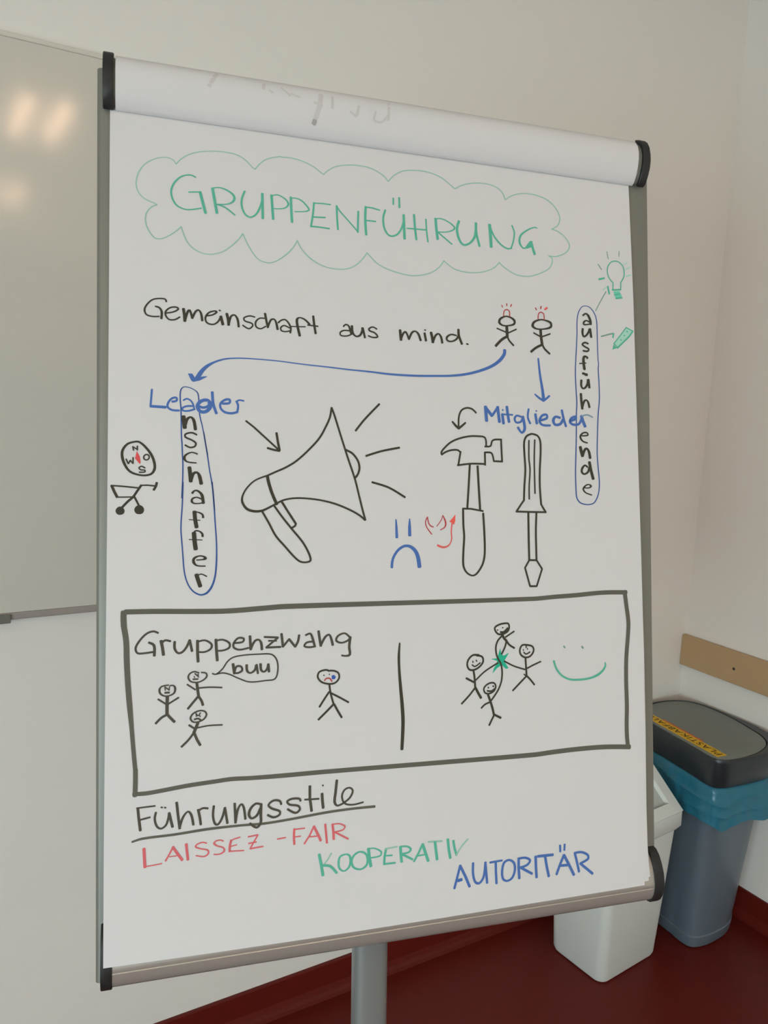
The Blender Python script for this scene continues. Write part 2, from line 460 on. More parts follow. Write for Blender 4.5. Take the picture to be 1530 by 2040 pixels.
# ------------------------------------------------------------------ marker drawings (0.1 mm on the sheet: u, v, line width)
INK = [
('cloud_drawing','pale green cloud outline around the title','''greenpale c 523 8390 11 490 8407 10 393 8441 11 329 8496 11 296 8573 12 294 8653 12 322 8754 12 391 8856 11 499 8929 10 597 8960 10 663 8958 10 707 8935 11 732 8897 12
greenpale c 732 8897 11 784 8963 11 884 9036 11 996 9081 10 1165 9114 10 1313 9120 11 1440 9103 11 1544 9045 12 1608 8982 12 1643 8960 12
greenpale c 1643 8960 12 1695 9030 12 1766 9094 11 1861 9135 11 1956 9161 11 1954 9154 11 2074 9160 11 2218 9138 11 2352 9088 12 2437 9032 12 2477 9007 12
greenpale c 2477 9007 12 2523 9056 12 2610 9118 11 2735 9160 11 2874 9179 11 3039 9176 12 3166 9137 12 3255 9085 13 3306 9029 13
greenpale c 3306 9029 13 3372 9107 13 3477 9179 12 3583 9210 12 3755 9226 12 3888 9212 12 4022 9172 13 4116 9113 13 4183 9063 13 4207 9051 13
greenpale c 4207 9051 13 4293 9103 12 4404 9144 12 4543 9171 12 4697 9169 12 4808 9137 13 4878 9080 14 4915 8992 15
greenpale c 4915 8992 13 4991 9048 13 5106 9095 12 5222 9117 12 5382 9110 13 5542 9063 14 5657 8969 15 5713 8861 15 5704 8778 15 5665 8720 14 5590 8675 13
greenpale c 5590 8675 13 5692 8649 14 5794 8579 14 5851 8484 15 5819 8400 15 5743 8345 13 5638 8307 13 5528 8305 13
greenpale c 5528 8305 13 5579 8281 15 5584 8228 15 5545 8144 14 5456 8082 13 5324 8023 13 5208 7995 12 5051 8004 13 4938 8052 13 4855 8103 13 4809 8144 14
greenpale c 4809 8144 14 4742 8072 13 4615 8008 12 4434 7971 12 4270 7975 12 4162 8003 12 4082 8053 13 4036 8089 13
greenpale c 4036 8089 14 3987 8018 13 3906 7946 12 3812 7897 12 3680 7864 12 3575 7854 12 3432 7872 12 3278 7907 12 3151 7963 12 3075 8030 13 3019 8087 13
greenpale c 3019 8087 13 2961 8006 13 2872 7917 12 2772 7864 11 2647 7846 11 2500 7856 11 2342 7919 12 2234 8006 12 2174 8084 13 2145 8147 13
greenpale c 1495 8161 12 1541 8060 12 1610 7942 12 1691 7861 11 1784 7839 11 1829 7844 11 1899 7875 11 2006 7958 12 2090 8051 12 2145 8147 13
greenpale c 1495 8161 12 1449 8091 12 1357 7993 11 1255 7917 11 1130 7875 10 1018 7881 10 918 7929 11 852 8003 12 813 8092 12 791 8165 12
greenpale c 791 8165 11 709 8086 11 622 8024 10 546 7993 10 492 8005 11 438 8067 12 400 8155 12 394 8240 12 421 8312 12 469 8364 11 523 8390 10'''),
('handwritten_title','green handwritten capitals GRUPPENFÜHRUNG','''green c 953 8769 15 907 8788 14 840 8780 14 774 8745 16 708 8666 19 677 8575 20 692 8484 19 741 8409 17 818 8377 14 885 8376 14 1018 8410 14
green p 873 8583 14 1002 8602 14
green c 1002 8602 30 1030 8491 30 1065 8357 30
green c 1144 8664 30 1165 8543 30 1195 8372 30
green c 1144 8664 12 1221 8682 12 1301 8666 16 1381 8617 22 1398 8572 28 1369 8521 18 1301 8491 12 1199 8478 12
green c 1199 8478 16 1289 8452 16 1404 8373 16
green c 1519 8676 21 1485 8583 21 1484 8487 21 1524 8397 19 1582 8368 16 1646 8405 19 1693 8489 21 1723 8588 21 1726 8673 21
green c 1726 8673 28 1731 8371 28
green c 1837 8669 29 1846 8531 29 1855 8378 29
green c 1841 8661 13 1880 8676 12 1927 8679 14 2010 8635 17 2040 8584 22 2010 8538 15 1950 8516 12 1867 8508 12
green c 2070 8672 29 2075 8521 29 2083 8367 29
green c 2070 8660 12 2130 8668 13 2203 8646 16 2275 8576 19 2292 8541 19 2238 8516 12 2117 8500 12
green c 2354 8640 22 2341 8504 22 2315 8336 22
green p 2354 8634 15 2458 8641 15
green p 2458 8641 15 2561 8641 15
green p 2347 8462 16 2493 8471 16
green p 2315 8342 17 2431 8343 17
green p 2431 8343 17 2544 8338 17
green c 2637 8636 22 2641 8490 22 2650 8339 22
green p 2637 8632 15 2679 8569 15
green p 2679 8569 15 2790 8458 15
green p 2790 8458 15 2902 8341 15
green c 2911 8599 22 2906 8472 22 2902 8332 22
green c 3007 8668 28 2999 8507 28 3009 8312 28
green p 3007 8664 16 3096 8663 16
green p 3096 8663 16 3190 8645 16
green p 3011 8494 16 3135 8496 16
green c 3262 8657 23 3233 8560 23 3246 8423 22 3309 8336 20 3400 8352 20 3466 8435 22 3500 8540 23 3502 8623 23
green c 3502 8623 31 3510 8316 31
green p 3368 8822 19 3367 8739 19
green p 3446 8838 22 3448 8709 22
green c 3640 8643 26 3650 8481 26 3667 8321 26
green p 3545 8457 17 3742 8461 17
green p 3742 8461 17 3802 8463 17
green c 3800 8604 19 3806 8471 19 3823 8310 19
green c 3932 8626 33 3940 8499 33 3956 8362 33
green c 3931 8623 13 4012 8633 14 4119 8596 16 4193 8534 21 4145 8490 15 4063 8464 13 3962 8456 13
green c 3962 8452 17 4048 8389 17 4151 8316 17
green c 4253 8631 31 4224 8531 32 4245 8404 31 4305 8326 24 4387 8348 24 4458 8427 30 4485 8521 32 4490 8632 32
green c 4490 8632 29 4494 8496 29 4534 8331 29
green c 4682 8632 39 4692 8492 39 4699 8338 39
green c 4682 8628 21 4737 8497 21 4833 8389 20 4931 8340 19 4995 8354 19
green c 4981 8346 19 5019 8449 19 5036 8569 19 5003 8658 19
green c 5373 8664 15 5326 8668 15 5209 8608 19 5121 8526 25 5111 8432 27 5160 8371 18 5218 8384 14
green f 5174 8366 5256 8474 5300 8479 5290 8398 5217 8370
green c 5278 8470 33 5304 8373 33 5327 8305 33'''),
('handwritten_word','black handwritten word Gemeinschaft','''black c 627 7271 19 614 7299 16 549 7301 15 474 7281 16 410 7213 18 389 7155 20 410 7106 17 474 7088 16 550 7094 15
black c 506 7207 16 549 7196 19 576 7153 24 573 7071 24
black c 620 7139 16 701 7157 16 761 7197 19 733 7217 16 668 7204 16 620 7157 19 620 7111 19 658 7068 16 723 7071 16 777 7106 17
black c 816 7204 30 827 7133 30 832 7061 30
black c 834 7071 24 865 7176 24 887 7192 23 915 7102 24
black c 915 7102 23 953 7183 22 986 7203 17 1014 7165 24 1027 7082 25
black c 1066 7141 16 1142 7158 16 1193 7197 20 1165 7206 16 1098 7178 18 1062 7117 20 1081 7061 18 1153 7047 16 1210 7088 19 1238 7146 20
black c 1238 7148 31 1249 7103 31 1262 7054 31
black p 1219 7219 16 1234 7215 16
black c 1306 7186 29 1322 7120 29 1328 7053 29
black c 1328 7062 25 1356 7158 23 1396 7178 18 1430 7134 25 1444 7042 25
black c 1634 7171 16 1574 7181 16 1505 7152 17 1516 7117 17 1596 7094 17 1608 7066 18 1562 7027 16 1491 7063 17
black c 1749 7165 15 1689 7162 16 1643 7115 20 1648 7057 19 1700 7037 15 1761 7071 16
black c 1753 7224 26 1770 7131 26 1787 7059 26
black c 1787 7067 24 1823 7153 22 1864 7162 18 1887 7116 25 1901 7044 26
black c 1909 7125 19 1945 7157 17 1992 7169 17 2033 7131 20 2060 7073 21 2053 7013 21
black c 2045 7072 16 1980 7097 15 1939 7068 18 1947 7033 17 1991 7024 15 2051 7037 15
black c 2288 7135 24 2230 7188 20 2165 7207 14 2135 7180 29 2140 7109 29 2167 6986 29
black p 2069 7092 13 2236 7100 13
black c 2333 7238 26 2344 7137 26 2361 7027 26
black p 2263 7124 16 2392 7118 16'''),
('handwritten_word','black handwritten word aus','''black c 2707 7140 19 2736 7166 17 2773 7151 20 2791 7097 22 2805 7047 22
black c 2788 7091 16 2716 7092 16 2667 7064 18 2672 7028 17 2740 7023 16 2796 7043 16
black c 2814 7154 29 2821 7075 28 2864 7029 19 2915 7045 24 2947 7109 29 2947 7139 30
black c 2951 7139 25 2977 7021 25
black c 3132 7138 18 3079 7161 17 3028 7133 20 3041 7109 19 3104 7089 19 3141 7043 21 3078 7030 17 3021 7047 18'''),
('handwritten_word','black handwritten word mind.','''black c 3433 7148 32 3444 7023 32
black c 3444 7033 24 3475 7110 23 3507 7131 22 3548 7040 24
black c 3548 7043 26 3592 7131 24 3638 7147 18 3676 7112 26 3704 7035 27
black c 3757 7133 28 3774 7037 28
black p 3758 7175 17 3771 7171 17
black c 3843 7147 33 3859 7081 33 3867 7022 33
black c 3867 7031 27 3906 7116 25 3946 7138 19 3979 7096 27 3993 7024 28
black c 4187 7133 19 4113 7141 19 4056 7101 26 4062 7061 23 4118 7052 18 4186 7085 23 4217 7138 27
black c 4218 7214 31 4221 7138 31 4262 7029 31
black p 4325 7036 18 4350 7031 18'''),
('stick_figure_drawing','black stick figure on the left with red cap','''black c 4882 7436 18 4804 7394 28 4792 7347 33 4837 7314 20 4922 7316 18 5003 7344 27 5008 7390 32 4953 7427 22 4882 7436 18
black c 4896 7310 38 4901 7174 38
black c 4901 7174 32 4819 7123 32 4733 7036 32
black c 4902 7180 23 4924 7124 23 4989 7059 23
black p 4755 7269 17 4884 7227 18
black p 4919 7221 18 5034 7277 18
darkred c 4854 7440 13 4863 7502 13 4899 7527 14 4938 7508 14 4942 7441 14
darkred p 4832 7580 13 4842 7552 13
darkred p 4903 7606 14 4903 7577 14
darkred p 4973 7601 14 4956 7571 14'''),
('stick_figure_drawing','black stick figure on the right with red cap','''black c 5389 7431 18 5294 7392 28 5271 7338 37 5323 7305 20 5436 7309 18 5539 7345 29 5538 7398 33 5469 7425 21 5389 7431 18
black c 5385 7300 36 5390 7209 36 5404 7098 36
black c 5404 7098 30 5314 7052 30 5238 6992 30
black c 5405 7104 25 5436 7047 25 5512 6982 25
black p 5283 7247 19 5383 7203 19
black p 5397 7201 19 5526 7251 19
darkred c 5353 7438 14 5362 7509 14 5399 7532 14 5439 7509 14 5441 7434 14
darkred p 5318 7585 14 5332 7557 14
darkred p 5402 7610 17 5393 7578 17
red p 5455 7575 25 5491 7597 25'''),
('arrow_drawing','long curved blue arrow to Leader','''blue c 4858 6990 40 4852 6938 40 4792 6856 40 4678 6772 36 4504 6698 32 4312 6643 29 4110 6612 26 3910 6598 24 3609 6584 25 3287 6585 23 3034 6601 19 2785 6611 16 2540 6626 15 2238 6641 13 1942 6662 12 1850 6667 12 1676 6671 12 1503 6672 13 1389 6665 14 1276 6647 17 1164 6605 20 1075 6548 34 1014 6481 43 970 6404 49
blue f 866 6456 915 6458 948 6409 998 6423 1053 6434 1090 6434 998 6381 926 6362 904 6378'''),
('arrow_drawing','short straight blue arrow to Mitglieder','''blue c 5342 6910 22 5362 6695 30 5392 6501 36 5406 6371 44
blue c 5280 6433 19 5339 6388 27 5406 6352 30
blue c 5494 6422 25 5447 6383 27 5406 6354 30'''),
('handwritten_word','blue handwritten word Leader','''blue p 473 6253 21 463 6123 21
blue p 463 6123 21 458 6056 21
blue p 456 6061 28 624 6056 29
blue c 693 6123 22 742 6136 22 742 6170 22 693 6162 22 650 6109 22 645 6059 22 694 6027 22 772 6025 22
blue c 818 6145 18 856 6164 18 900 6144 18 927 6099 18 938 6049 18
blue c 927 6082 20 856 6079 20 807 6054 20 813 6026 20 878 6026 20 944 6049 20
blue c 1098 6153 34 1043 6156 34 993 6125 37 975 6079 40 999 6029 36 1054 6020 34 1098 6050 38 1121 6097 41 1098 6147 39
blue c 1109 6153 27 1098 6096 27 1043 6070 27 999 6080 27
blue c 1140 6255 29 1151 6121 29 1187 6008 29
blue c 1254 6126 25 1333 6135 25 1339 6175 24 1288 6173 25 1232 6125 23 1238 6067 23 1288 6026 25 1367 6018 25 1423 6035 25
blue c 1423 6029 23 1435 6111 23 1414 6162 23
blue c 1418 6156 18 1446 6175 18 1501 6169 18'''),
('handwritten_word','black letters nschaffer running down under Leader','''black c 818 5959 42 833 5829 42
black c 840 5869 32 862 5932 29 900 5954 19 933 5918 32 951 5814 33
black c 966 5753 18 911 5776 18 840 5756 18 840 5723 19 911 5691 18 955 5658 20 944 5619 19 890 5606 18 837 5632 18
black c 974 5532 15 911 5550 13 846 5520 21 828 5480 28 857 5442 16 961 5430 14
black c 884 5377 39 893 5301 39 900 5218 39
black c 906 5247 35 932 5310 29 972 5320 22 998 5276 36 1016 5193 37
black c 917 5085 25 943 5113 16 979 5110 19 1023 5065 30 1039 4972 32
black c 1016 5019 16 965 5038 13 917 5019 20 912 4989 25 935 4969 15 986 4967 13 1048 4979 14
black c 1037 4807 23 1030 4841 19 986 4866 14 943 4872 12
black c 941 4874 41 950 4781 41 965 4697 41
black p 881 4784 10 1005 4775 10
black c 1032 4593 25 1027 4624 22 994 4652 15 950 4655 16 932 4624 22
black c 936 4632 46 943 4542 45 955 4449 45
black p 882 4558 10 1027 4552 10
black c 965 4326 13 1030 4330 14 1065 4344 32 1037 4367 16 987 4370 15 936 4342 27 934 4298 30 972 4262 16 1063 4256 13
black c 963 4160 42 983 4097 42 1006 4029 42
black c 972 4148 13 1016 4167 13 1078 4138 13'''),
('outline_drawing','long blue outline ring around the letters under Leader','''navy c 938 6271 9 889 6293 9 823 6299 10 789 6263 14 782 6161 14 791 6048 14 797 5730 13 803 5649 14 808 5515 14 813 5425 14 811 5245 14 802 5022 14 814 5212 14 811 5063 14 805 4914 14 795 4765 14 793 4654 14 802 4543 14 813 4395 14 824 4248 14 842 4137 14 878 4040 14 929 3973 15 987 3938 16 1030 3933 18 1081 3954 22 1132 4020 21 1169 4131 18 1185 4279 18 1188 4429 16 1184 4578 15 1173 4728 14 1162 4916 15 1148 5104 15 1137 5217 14 1165 4890 13 1152 5070 13 1130 5233 13 1108 5359 13 1090 5495 13 1064 5657 13 1042 5793 13 1087 5526 12 1054 5718 11 1026 5865 11 1002 5966 13 990 6091 13 988 6170 13 975 6238 13 938 6271 9'''),
('compass_drawing','black compass rose with red needle','''black c 298 5654 19 214 5625 22 163 5555 26 159 5480 27 187 5393 26 235 5324 23 300 5291 20 392 5277 19 468 5295 22 503 5347 27 503 5418 27 467 5515 26 399 5604 24 340 5651 21 298 5654 19
black p 271 5600 15 279 5556 15
black p 271 5596 13 317 5568 13
black p 319 5606 15 319 5559 15
black p 200 5457 15 224 5404 15
black p 224 5404 15 245 5443 15
black p 245 5443 15 274 5408 15
black p 274 5408 15 274 5476 15
black c 416 5513 14 391 5495 15 391 5464 15 417 5451 14 444 5470 15 442 5501 15 416 5513 14
black c 402 5361 14 366 5379 14 337 5361 15 358 5339 14 400 5336 14 400 5316 14 340 5312 14
needle f 313 5550 305 5510 295 5466 345 5404 355 5419 347 5485'''),
('pram_drawing','black pushcart with two wheels under the compass','''black p 43 5159 16 184 5150 16
black p 184 5150 16 342 5135 16
black p 50 5158 27 77 5093 27
black p 77 5093 27 108 5031 27
black p 102 5031 14 193 5032 14
black p 193 5032 14 280 5036 14
black c 363 5167 24 317 5096 24 276 5034 24 218 4981 24 162 4918 24
black p 355 5165 15 426 5168 16
black p 426 5168 16 511 5161 16
black c 529 5198 25 519 5156 25 496 5116 25
black c 288 5039 21 318 4982 21 342 4929 21
black fc 141 4928 170 4915 188 4883 177 4848 142 4834 107 4845 92 4880 108 4913
black fc 343 4945 377 4931 395 4896 381 4855 345 4842 308 4852 289 4890 306 4929'''),
('arrow_drawing','thin black arrow to the megaphone','''black p 1525 5935 20 1616 5866 20
black p 1616 5866 21 1754 5743 21
black p 1754 5743 21 1909 5604 21
black c 1881 5806 26 1898 5699 26 1917 5600 26
black c 1774 5625 23 1845 5606 23 1917 5594 23'''),
('megaphone_drawing','black outlined megaphone with three sound lines','''black c 2549 6136 22 2528 6020 22 2475 5900 22 2399 5766 22 2280 5631 22 2118 5482 22 1988 5400 22 1872 5347 21 1772 5300 21
black c 1787 5306 20 1631 5243 17 1532 5150 18 1483 5058 20 1480 4987 25 1531 4910 28 1615 4882 28 1700 4887 25 1770 4916 23 1856 4962 21 1956 5013 20 2086 5038 20 2232 5037 20 2408 5017 20 2586 4974 22 2765 4903 22 2885 4837 22 2953 4782 24
black c 2549 6136 22 2581 6052 22 2654 5818 22 2742 5541 22 2830 5278 22 2888 5043 22 2924 4896 22 2956 4782 22
black c 1772 5295 34 1783 5231 34 1821 5104 34 1880 4965 34
black c 2720 5629 24 2803 5587 24 2870 5500 24 2889 5412 24 2868 5337 24 2833 5292 24
black c 1707 4883 22 1784 4749 22 1868 4593 22 1968 4478 22 2082 4349 22 2154 4292 21 2226 4283 20 2277 4304 23 2256 4390 23 2184 4520 22 2055 4677 22 1941 4820 22 1849 4948 22
black p 1939 4994 24 2013 4877 24
black p 2013 4877 24 2106 4734 24
black p 2106 4742 22 2096 4712 22
black p 2096 4712 22 2044 4680 22
black c 2846 5866 24 2960 6008 24 3152 6207 24
black c 2973 5562 24 3172 5626 24 3404 5676 25
black c 3046 5243 24 3259 5180 24 3467 5063 25'''),
('sad_face_drawing','blue sad face of two strokes and a bow','''blue c 3345 4788 16 3350 4683 28 3353 4569 33
blue c 3522 4798 13 3520 4699 35 3520 4593 38
blue c 3283 4205 31 3298 4307 29 3355 4402 30 3423 4454 30 3474 4467 30 3533 4453 36 3592 4400 43 3625 4319 47 3641 4206 47'''),
('devil_drawing','red horns and forked tail','''darkred c 3756 4821 13 3732 4772 13 3735 4715 13 3769 4658 13 3810 4607 13
darkred c 3756 4821 14 3770 4748 14 3796 4711 14 3832 4697 14
darkred c 3960 4842 10 3941 4789 10 3877 4705 10
darkred c 3960 4842 10 3989 4781 20 3997 4731 20 3979 4690 14 3924 4661 11
red c 3884 4470 24 3948 4445 24 4009 4453 19 4054 4494 13 4073 4551 15 4070 4641 15 4081 4740 17
redfill f 4130 4855 4126 4773 4110 4725 4077 4748 4046 4764 4086 4805'''),
('arrow_drawing','curved black arrow to the hammer','''black c 4439 6151 22 4383 6199 22 4307 6209 22 4237 6174 22 4200 6087 22 4195 5952 22
black c 4110 6027 20 4157 5975 29 4195 5945 32
black c 4291 6020 21 4238 5975 26 4194 5942 29'''),
('hammer_drawing','black outlined claw hammer','''black c 3959 5605 22 3955 5633 22 3993 5684 22 4085 5764 22 4207 5817 22 4345 5848 22 4468 5852 22 4546 5843 22 4568 5800 22 4569 5729 22
black c 4551 5724 22 4629 5731 22 4653 5796 22 4693 5816 22 4787 5819 23
black p 4779 5821 24 4783 5663 24
black p 4783 5663 24 4788 5534 24
black p 4788 5536 23 4668 5538 22
black c 4671 5538 22 4657 5609 22 4634 5645 22 4546 5647 22
black p 4549 5649 24 4549 5485 24
black c 4553 5499 22 4353 5498 22 4170 5474 22
black p 4181 5477 23 4215 5650 23
black c 4214 5640 22 4174 5668 22 4083 5662 22 4007 5635 22 3959 5603 22
black c 4338 5483 27 4317 5211 26 4293 4935 26
black c 4445 5471 28 4455 5213 28 4468 4918 28
black p 4230 4928 22 4341 4926 22
black p 4341 4926 22 4509 4898 22
black c 4235 4928 26 4235 4717 26 4243 4577 26 4229 4395 26 4225 4214 26 4264 4130 23 4339 4086 19 4400 4106 23 4479 4210 25 4512 4308 26 4522 4435 26 4519 4647 27 4509 4870 27'''),
('screwdriver_drawing','black outlined screwdriver','''black c 5219 5909 24 5146 5877 25 5109 5803 26 5108 5643 26 5116 5440 26 5097 5222 26 5085 5034 26
black c 5219 5909 23 5300 5889 24 5339 5825 26 5343 5678 26 5325 5444 26 5319 5225 26 5332 4990 26
black c 5085 5041 24 5035 4976 24 4975 4894 24
black p 4971 4895 23 5185 4890 23
black p 5185 4890 23 5401 4888 23
black c 5397 4888 25 5360 4942 25 5329 4995 24
black c 5177 5822 20 5171 5586 20 5183 5441 20 5165 5223 20 5162 5056 20
black c 5261 5832 20 5248 5588 20 5246 5369 20 5247 5130 20
black c 5144 4878 27 5141 4573 27 5141 4274 27
black c 5260 4879 26 5246 4645 26 5245 4428 26 5245 4259 26
black p 5141 4269 23 5245 4267 23
black p 5245 4267 23 5322 4154 23
black p 5322 4154 23 5239 3933 23
black p 5239 3933 23 5144 3935 23
black p 5144 3935 23 5078 4172 23
black p 5078 4172 23 5141 4269 23'''),
('handwritten_word','blue handwritten word Mitglieder','''blue p 4570 6238 40 4576 6146 40
blue p 4576 6146 40 4583 6054 40
blue p 4570 6229 39 4661 6123 39
blue p 4661 6123 30 4745 6237 30
blue p 4742 6242 38 4763 6046 38
blue p 4806 6151 36 4820 6028 36
blue p 4809 6207 21 4817 6202 21
blue c 4872 6251 35 4882 6158 35 4899 6051 35
blue p 4815 6148 21 4953 6147 21
blue c 5072 6127 25 5009 6139 25 4979 6097 30 5002 6050 25 5071 6064 27 5100 6131 30
blue c 5097 6131 36 5118 6022 37 5116 5956 35 5075 5918 26 5024 5986 33
blue c 5184 6234 26 5169 6126 26 5202 6043 26
blue p 5280 6170 34 5298 6046 34
blue p 5291 6216 20 5297 6208 20
blue c 5346 6089 27 5445 6123 30 5446 6167 29 5380 6157 30 5337 6082 34 5377 6032 28 5494 6029 26
blue c 5642 6135 30 5573 6147 31 5539 6097 40 5565 6042 32 5640 6052 33 5683 6110 38
blue c 5670 6239 31 5692 6132 31 5725 6025 31
blue c 5791 6099 30 5875 6132 30 5876 6162 30 5809 6137 30 5785 6084 30 5839 6052 30 5924 6067 30 5969 6158 30
blue c 5961 6173 41 5979 6114 41 6014 6034 41
blueteal c 5969 6170 19 6046 6192 19 6133 6162 19'''),
('handwritten_word','black letters ausfüh running down above the word Mitglieder','''black c 6027 7538 25 6068 7566 19 6108 7542 32 6140 7464 35 6139 7426 36
black c 6125 7454 20 6075 7472 17 6037 7447 25 6036 7418 23 6074 7416 17 6147 7433 18
black c 6019 7356 30 6012 7302 30 6028 7251 24 6069 7270 25 6106 7318 28 6122 7359 29
black c 6129 7361 32 6144 7250 32
black c 6094 7157 23 6046 7170 23 6003 7141 23 6054 7108 23 6101 7085 23 6082 7054 23 6014 7057 23
black c 6077 6960 32 6060 6979 23 6025 6973 33 6015 6919 38 6027 6806 37
black p 5955 6880 15 6055 6893 15
black p 5998 6749 30 6026 6746 30
black p 6035 6737 34 6067 6734 34
black c 5977 6656 32 5972 6581 31 5999 6545 22 6039 6565 28 6069 6616 31 6076 6667 32
black c 6084 6669 34 6095 6561 34
black c 5963 6472 34 5968 6372 34 5979 6271 34
black c 5980 6293 30 6011 6374 29 6045 6391 19 6072 6357 30 6087 6295 31'''),
('handwritten_word','black letters ende running down below the word Mitglieder','''black c 5963 5906 16 6052 5919 20 6042 5949 20 5986 5949 19 5940 5906 28 5945 5866 27 5982 5830 20 6043 5815 17
black c 5932 5757 42 5945 5698 42 5963 5636 42
black c 5966 5650 36 6001 5725 33 6035 5736 26 6062 5692 36 6076 5613 37
black c 6033 5492 25 5995 5514 22 5952 5472 30 5945 5423 30 5980 5396 21 6037 5425 28 6059 5484 31
black c 6063 5558 40 6082 5455 40 6114 5335 40
black c 5963 5217 14 6041 5213 14 6081 5238 24 6043 5259 14 5998 5245 19 5959 5197 24 5995 5149 18 6086 5120 15'''),
('outline_drawing','long blue outline ring around the letters ausführende','''navy c 6072 7672 9 6011 7651 10 5958 7566 12 5935 7457 13 5930 7296 13 5913 7072 14 5891 6831 14 5890 6796 15 5887 6706 15 5892 6508 15 5899 6359 16 5888 6210 15 5877 5913 15 5864 5667 16 5850 5421 16 5851 5176 16 5860 5079 16 5902 5020 15 5968 4996 14 6034 4992 13 6102 5007 14 6148 5052 15 6190 5151 15 6206 5280 15 6195 5477 15 6185 5675 15 6200 5974 15 6220 6224 15 6242 6405 15 6244 6626 14 6239 6827 14 6246 6888 12 6240 6959 12 6237 7183 13 6238 7363 13 6232 7498 13 6200 7585 12 6141 7653 10 6072 7672 9'''),
('light_bulb_drawing','green light bulb with rays and an arrow to it','''green c 6510 8027 15 6451 8087 15 6426 8158 15 6432 8240 15 6479 8307 14 6541 8334 14 6614 8325 14 6672 8273 15 6690 8201 16 6682 8127 15 6626 8038 15
green p 6510 8031 15 6502 7930 15
green p 6630 8042 16 6626 7946 16
green p 6491 7927 19 6629 7945 19
tealfill f 6512 7912 6605 7923 6619 7893 6639 7867 6643 7821 6549 7806 6525 7857
green p 6523 7861 14 6614 7885 14
green p 6547 7815 19 6643 7832 19
graygreen p 6425 8454 10 6444 8353 10
graygreen p 6619 8481 9 6612 8405 9
graygreen p 6281 8265 12 6335 8196 12
green p 6289 8058 25 6375 8081 25
tealpale p 6678 8305 15 6747 8329 15
tealpale p 6717 8235 15 6791 8277 15
tealpale p 6714 8138 18 6793 8162 19
graygreen c 6224 7616 11 6285 7723 11 6395 7898 12
green p 6424 7971 24 6445 7870 24
tealpale p 6345 7917 14 6403 7962 14'''),
('pencil_drawing','green pencil with an arrow to it','''tealpale f 6696 7420 6793 7379 6552 7133 6492 7185
green p 6691 7424 15 6801 7380 15
green c 6799 7384 21 6744 7309 21 6637 7211 21 6546 7128 21
green c 6698 7426 14 6599 7308 13 6490 7184 13
green f 6489 7174 6466 7100 6557 7135 6521 7147
green c 6492 7187 13 6517 7166 13 6557 7137 13
green p 6703 7372 19 6711 7365 19
green p 6659 7312 19 6665 7307 19
green p 6603 7247 19 6611 7242 19
graygreen p 6299 7271 17 6414 7307 17
graygreen p 6414 7307 17 6492 7326 17
green p 6493 7329 21 6480 7268 21'''),
('frame_drawing','thick grey hand-drawn box with a dividing line','''thickgray c 199 3766 50 510 3762 51 933 3748 52 1305 3741 53 1686 3758 54 1985 3772 55 5171 3772 50 5491 3789 51 5816 3803 52 6148 3824 52 6350 3826 53 6570 3820 53
thickgray c 6543 3834 56 6562 3660 56 6587 3424 56 6574 3248 55 6539 2958 55 6526 2667 55 6525 2319 55 6513 2088 55 6513 1915 55 6525 1778 55
thickgray c 184 3766 57 182 3695 57 187 3610 57
thickgray c 183 3625 55 211 3451 55 218 3244 55 231 3002 54 250 2759 54 273 2505 42 292 2273 41 313 2043 41
thickgray c 315 2052 45 315 1905 45 311 1771 45
thickgray c 296 1790 41 428 1786 42 608 1801 42 882 1828 43 1161 1844 43 1350 1854 44 1570 1845 44 1918 1839 47 2439 1837 48 5119 1803 54 5435 1815 55 5756 1822 55 6149 1818 56 6552 1787 57
black c 3371 3288 19 3358 3134 30 3360 2973 30 3374 2759 36 3392 2531 41 3399 2330 41 3380 2017 36'''),
('handwritten_heading','black handwritten heading Gruppenzwang','''gray c 550 3522 21 499 3543 21 428 3521 21 357 3451 22 311 3368 23 329 3312 21 393 3306 20 494 3316 21
gray c 449 3422 23 505 3389 28 509 3274 29
gray c 580 3435 31 595 3361 31 607 3278 31
gray c 589 3410 22 624 3439 22 682 3426 22
gray c 727 3419 27 727 3342 26 763 3291 22 811 3301 23 860 3361 25 890 3430 26
gray p 890 3430 26 916 3305 26
gray c 976 3421 30 976 3306 30 982 3185 30
gray c 976 3406 19 1056 3421 19 1130 3374 23 1123 3324 22 1056 3290 19 988 3293 19
gray c 1179 3424 30 1185 3309 30 1194 3187 30
gray c 1179 3409 19 1254 3419 19 1329 3378 23 1329 3327 23 1266 3299 19 1198 3296 19
gray c 1386 3375 20 1480 3384 21 1493 3421 22 1430 3430 21 1379 3375 23 1379 3325 22 1442 3297 20 1547 3313 20
gray c 1563 3447 28 1571 3293 28
gray c 1571 3303 26 1620 3390 24 1665 3401 20 1691 3362 27 1699 3287 28
gray p 1727 3430 22 1887 3417 22
gray p 1887 3417 22 1748 3308 22
gray p 1748 3308 22 1917 3307 22
gray p 1777 3384 19 1868 3380 19
gray c 1927 3458 27 1943 3308 27
gray p 1943 3308 22 2015 3393 22
gray p 2015 3393 25 2087 3302 25
gray c 2087 3302 25 2120 3362 25 2134 3435 25
gray c 2211 3430 21 2267 3447 21 2293 3394 26 2321 3291 26
gray c 2299 3352 21 2226 3345 22 2195 3305 23 2252 3288 21 2326 3295 21
gray c 2367 3472 29 2380 3377 29 2393 3296 29
gray c 2393 3305 27 2447 3400 26 2495 3425 21 2521 3371 28 2537 3301 29
gray c 2746 3385 23 2685 3434 20 2603 3407 23 2579 3352 26 2643 3323 20 2725 3349 22 2756 3387 25
gray c 2753 3388 30 2738 3270 30 2744 3180 29 2696 3166 20 2644 3175 20'''),
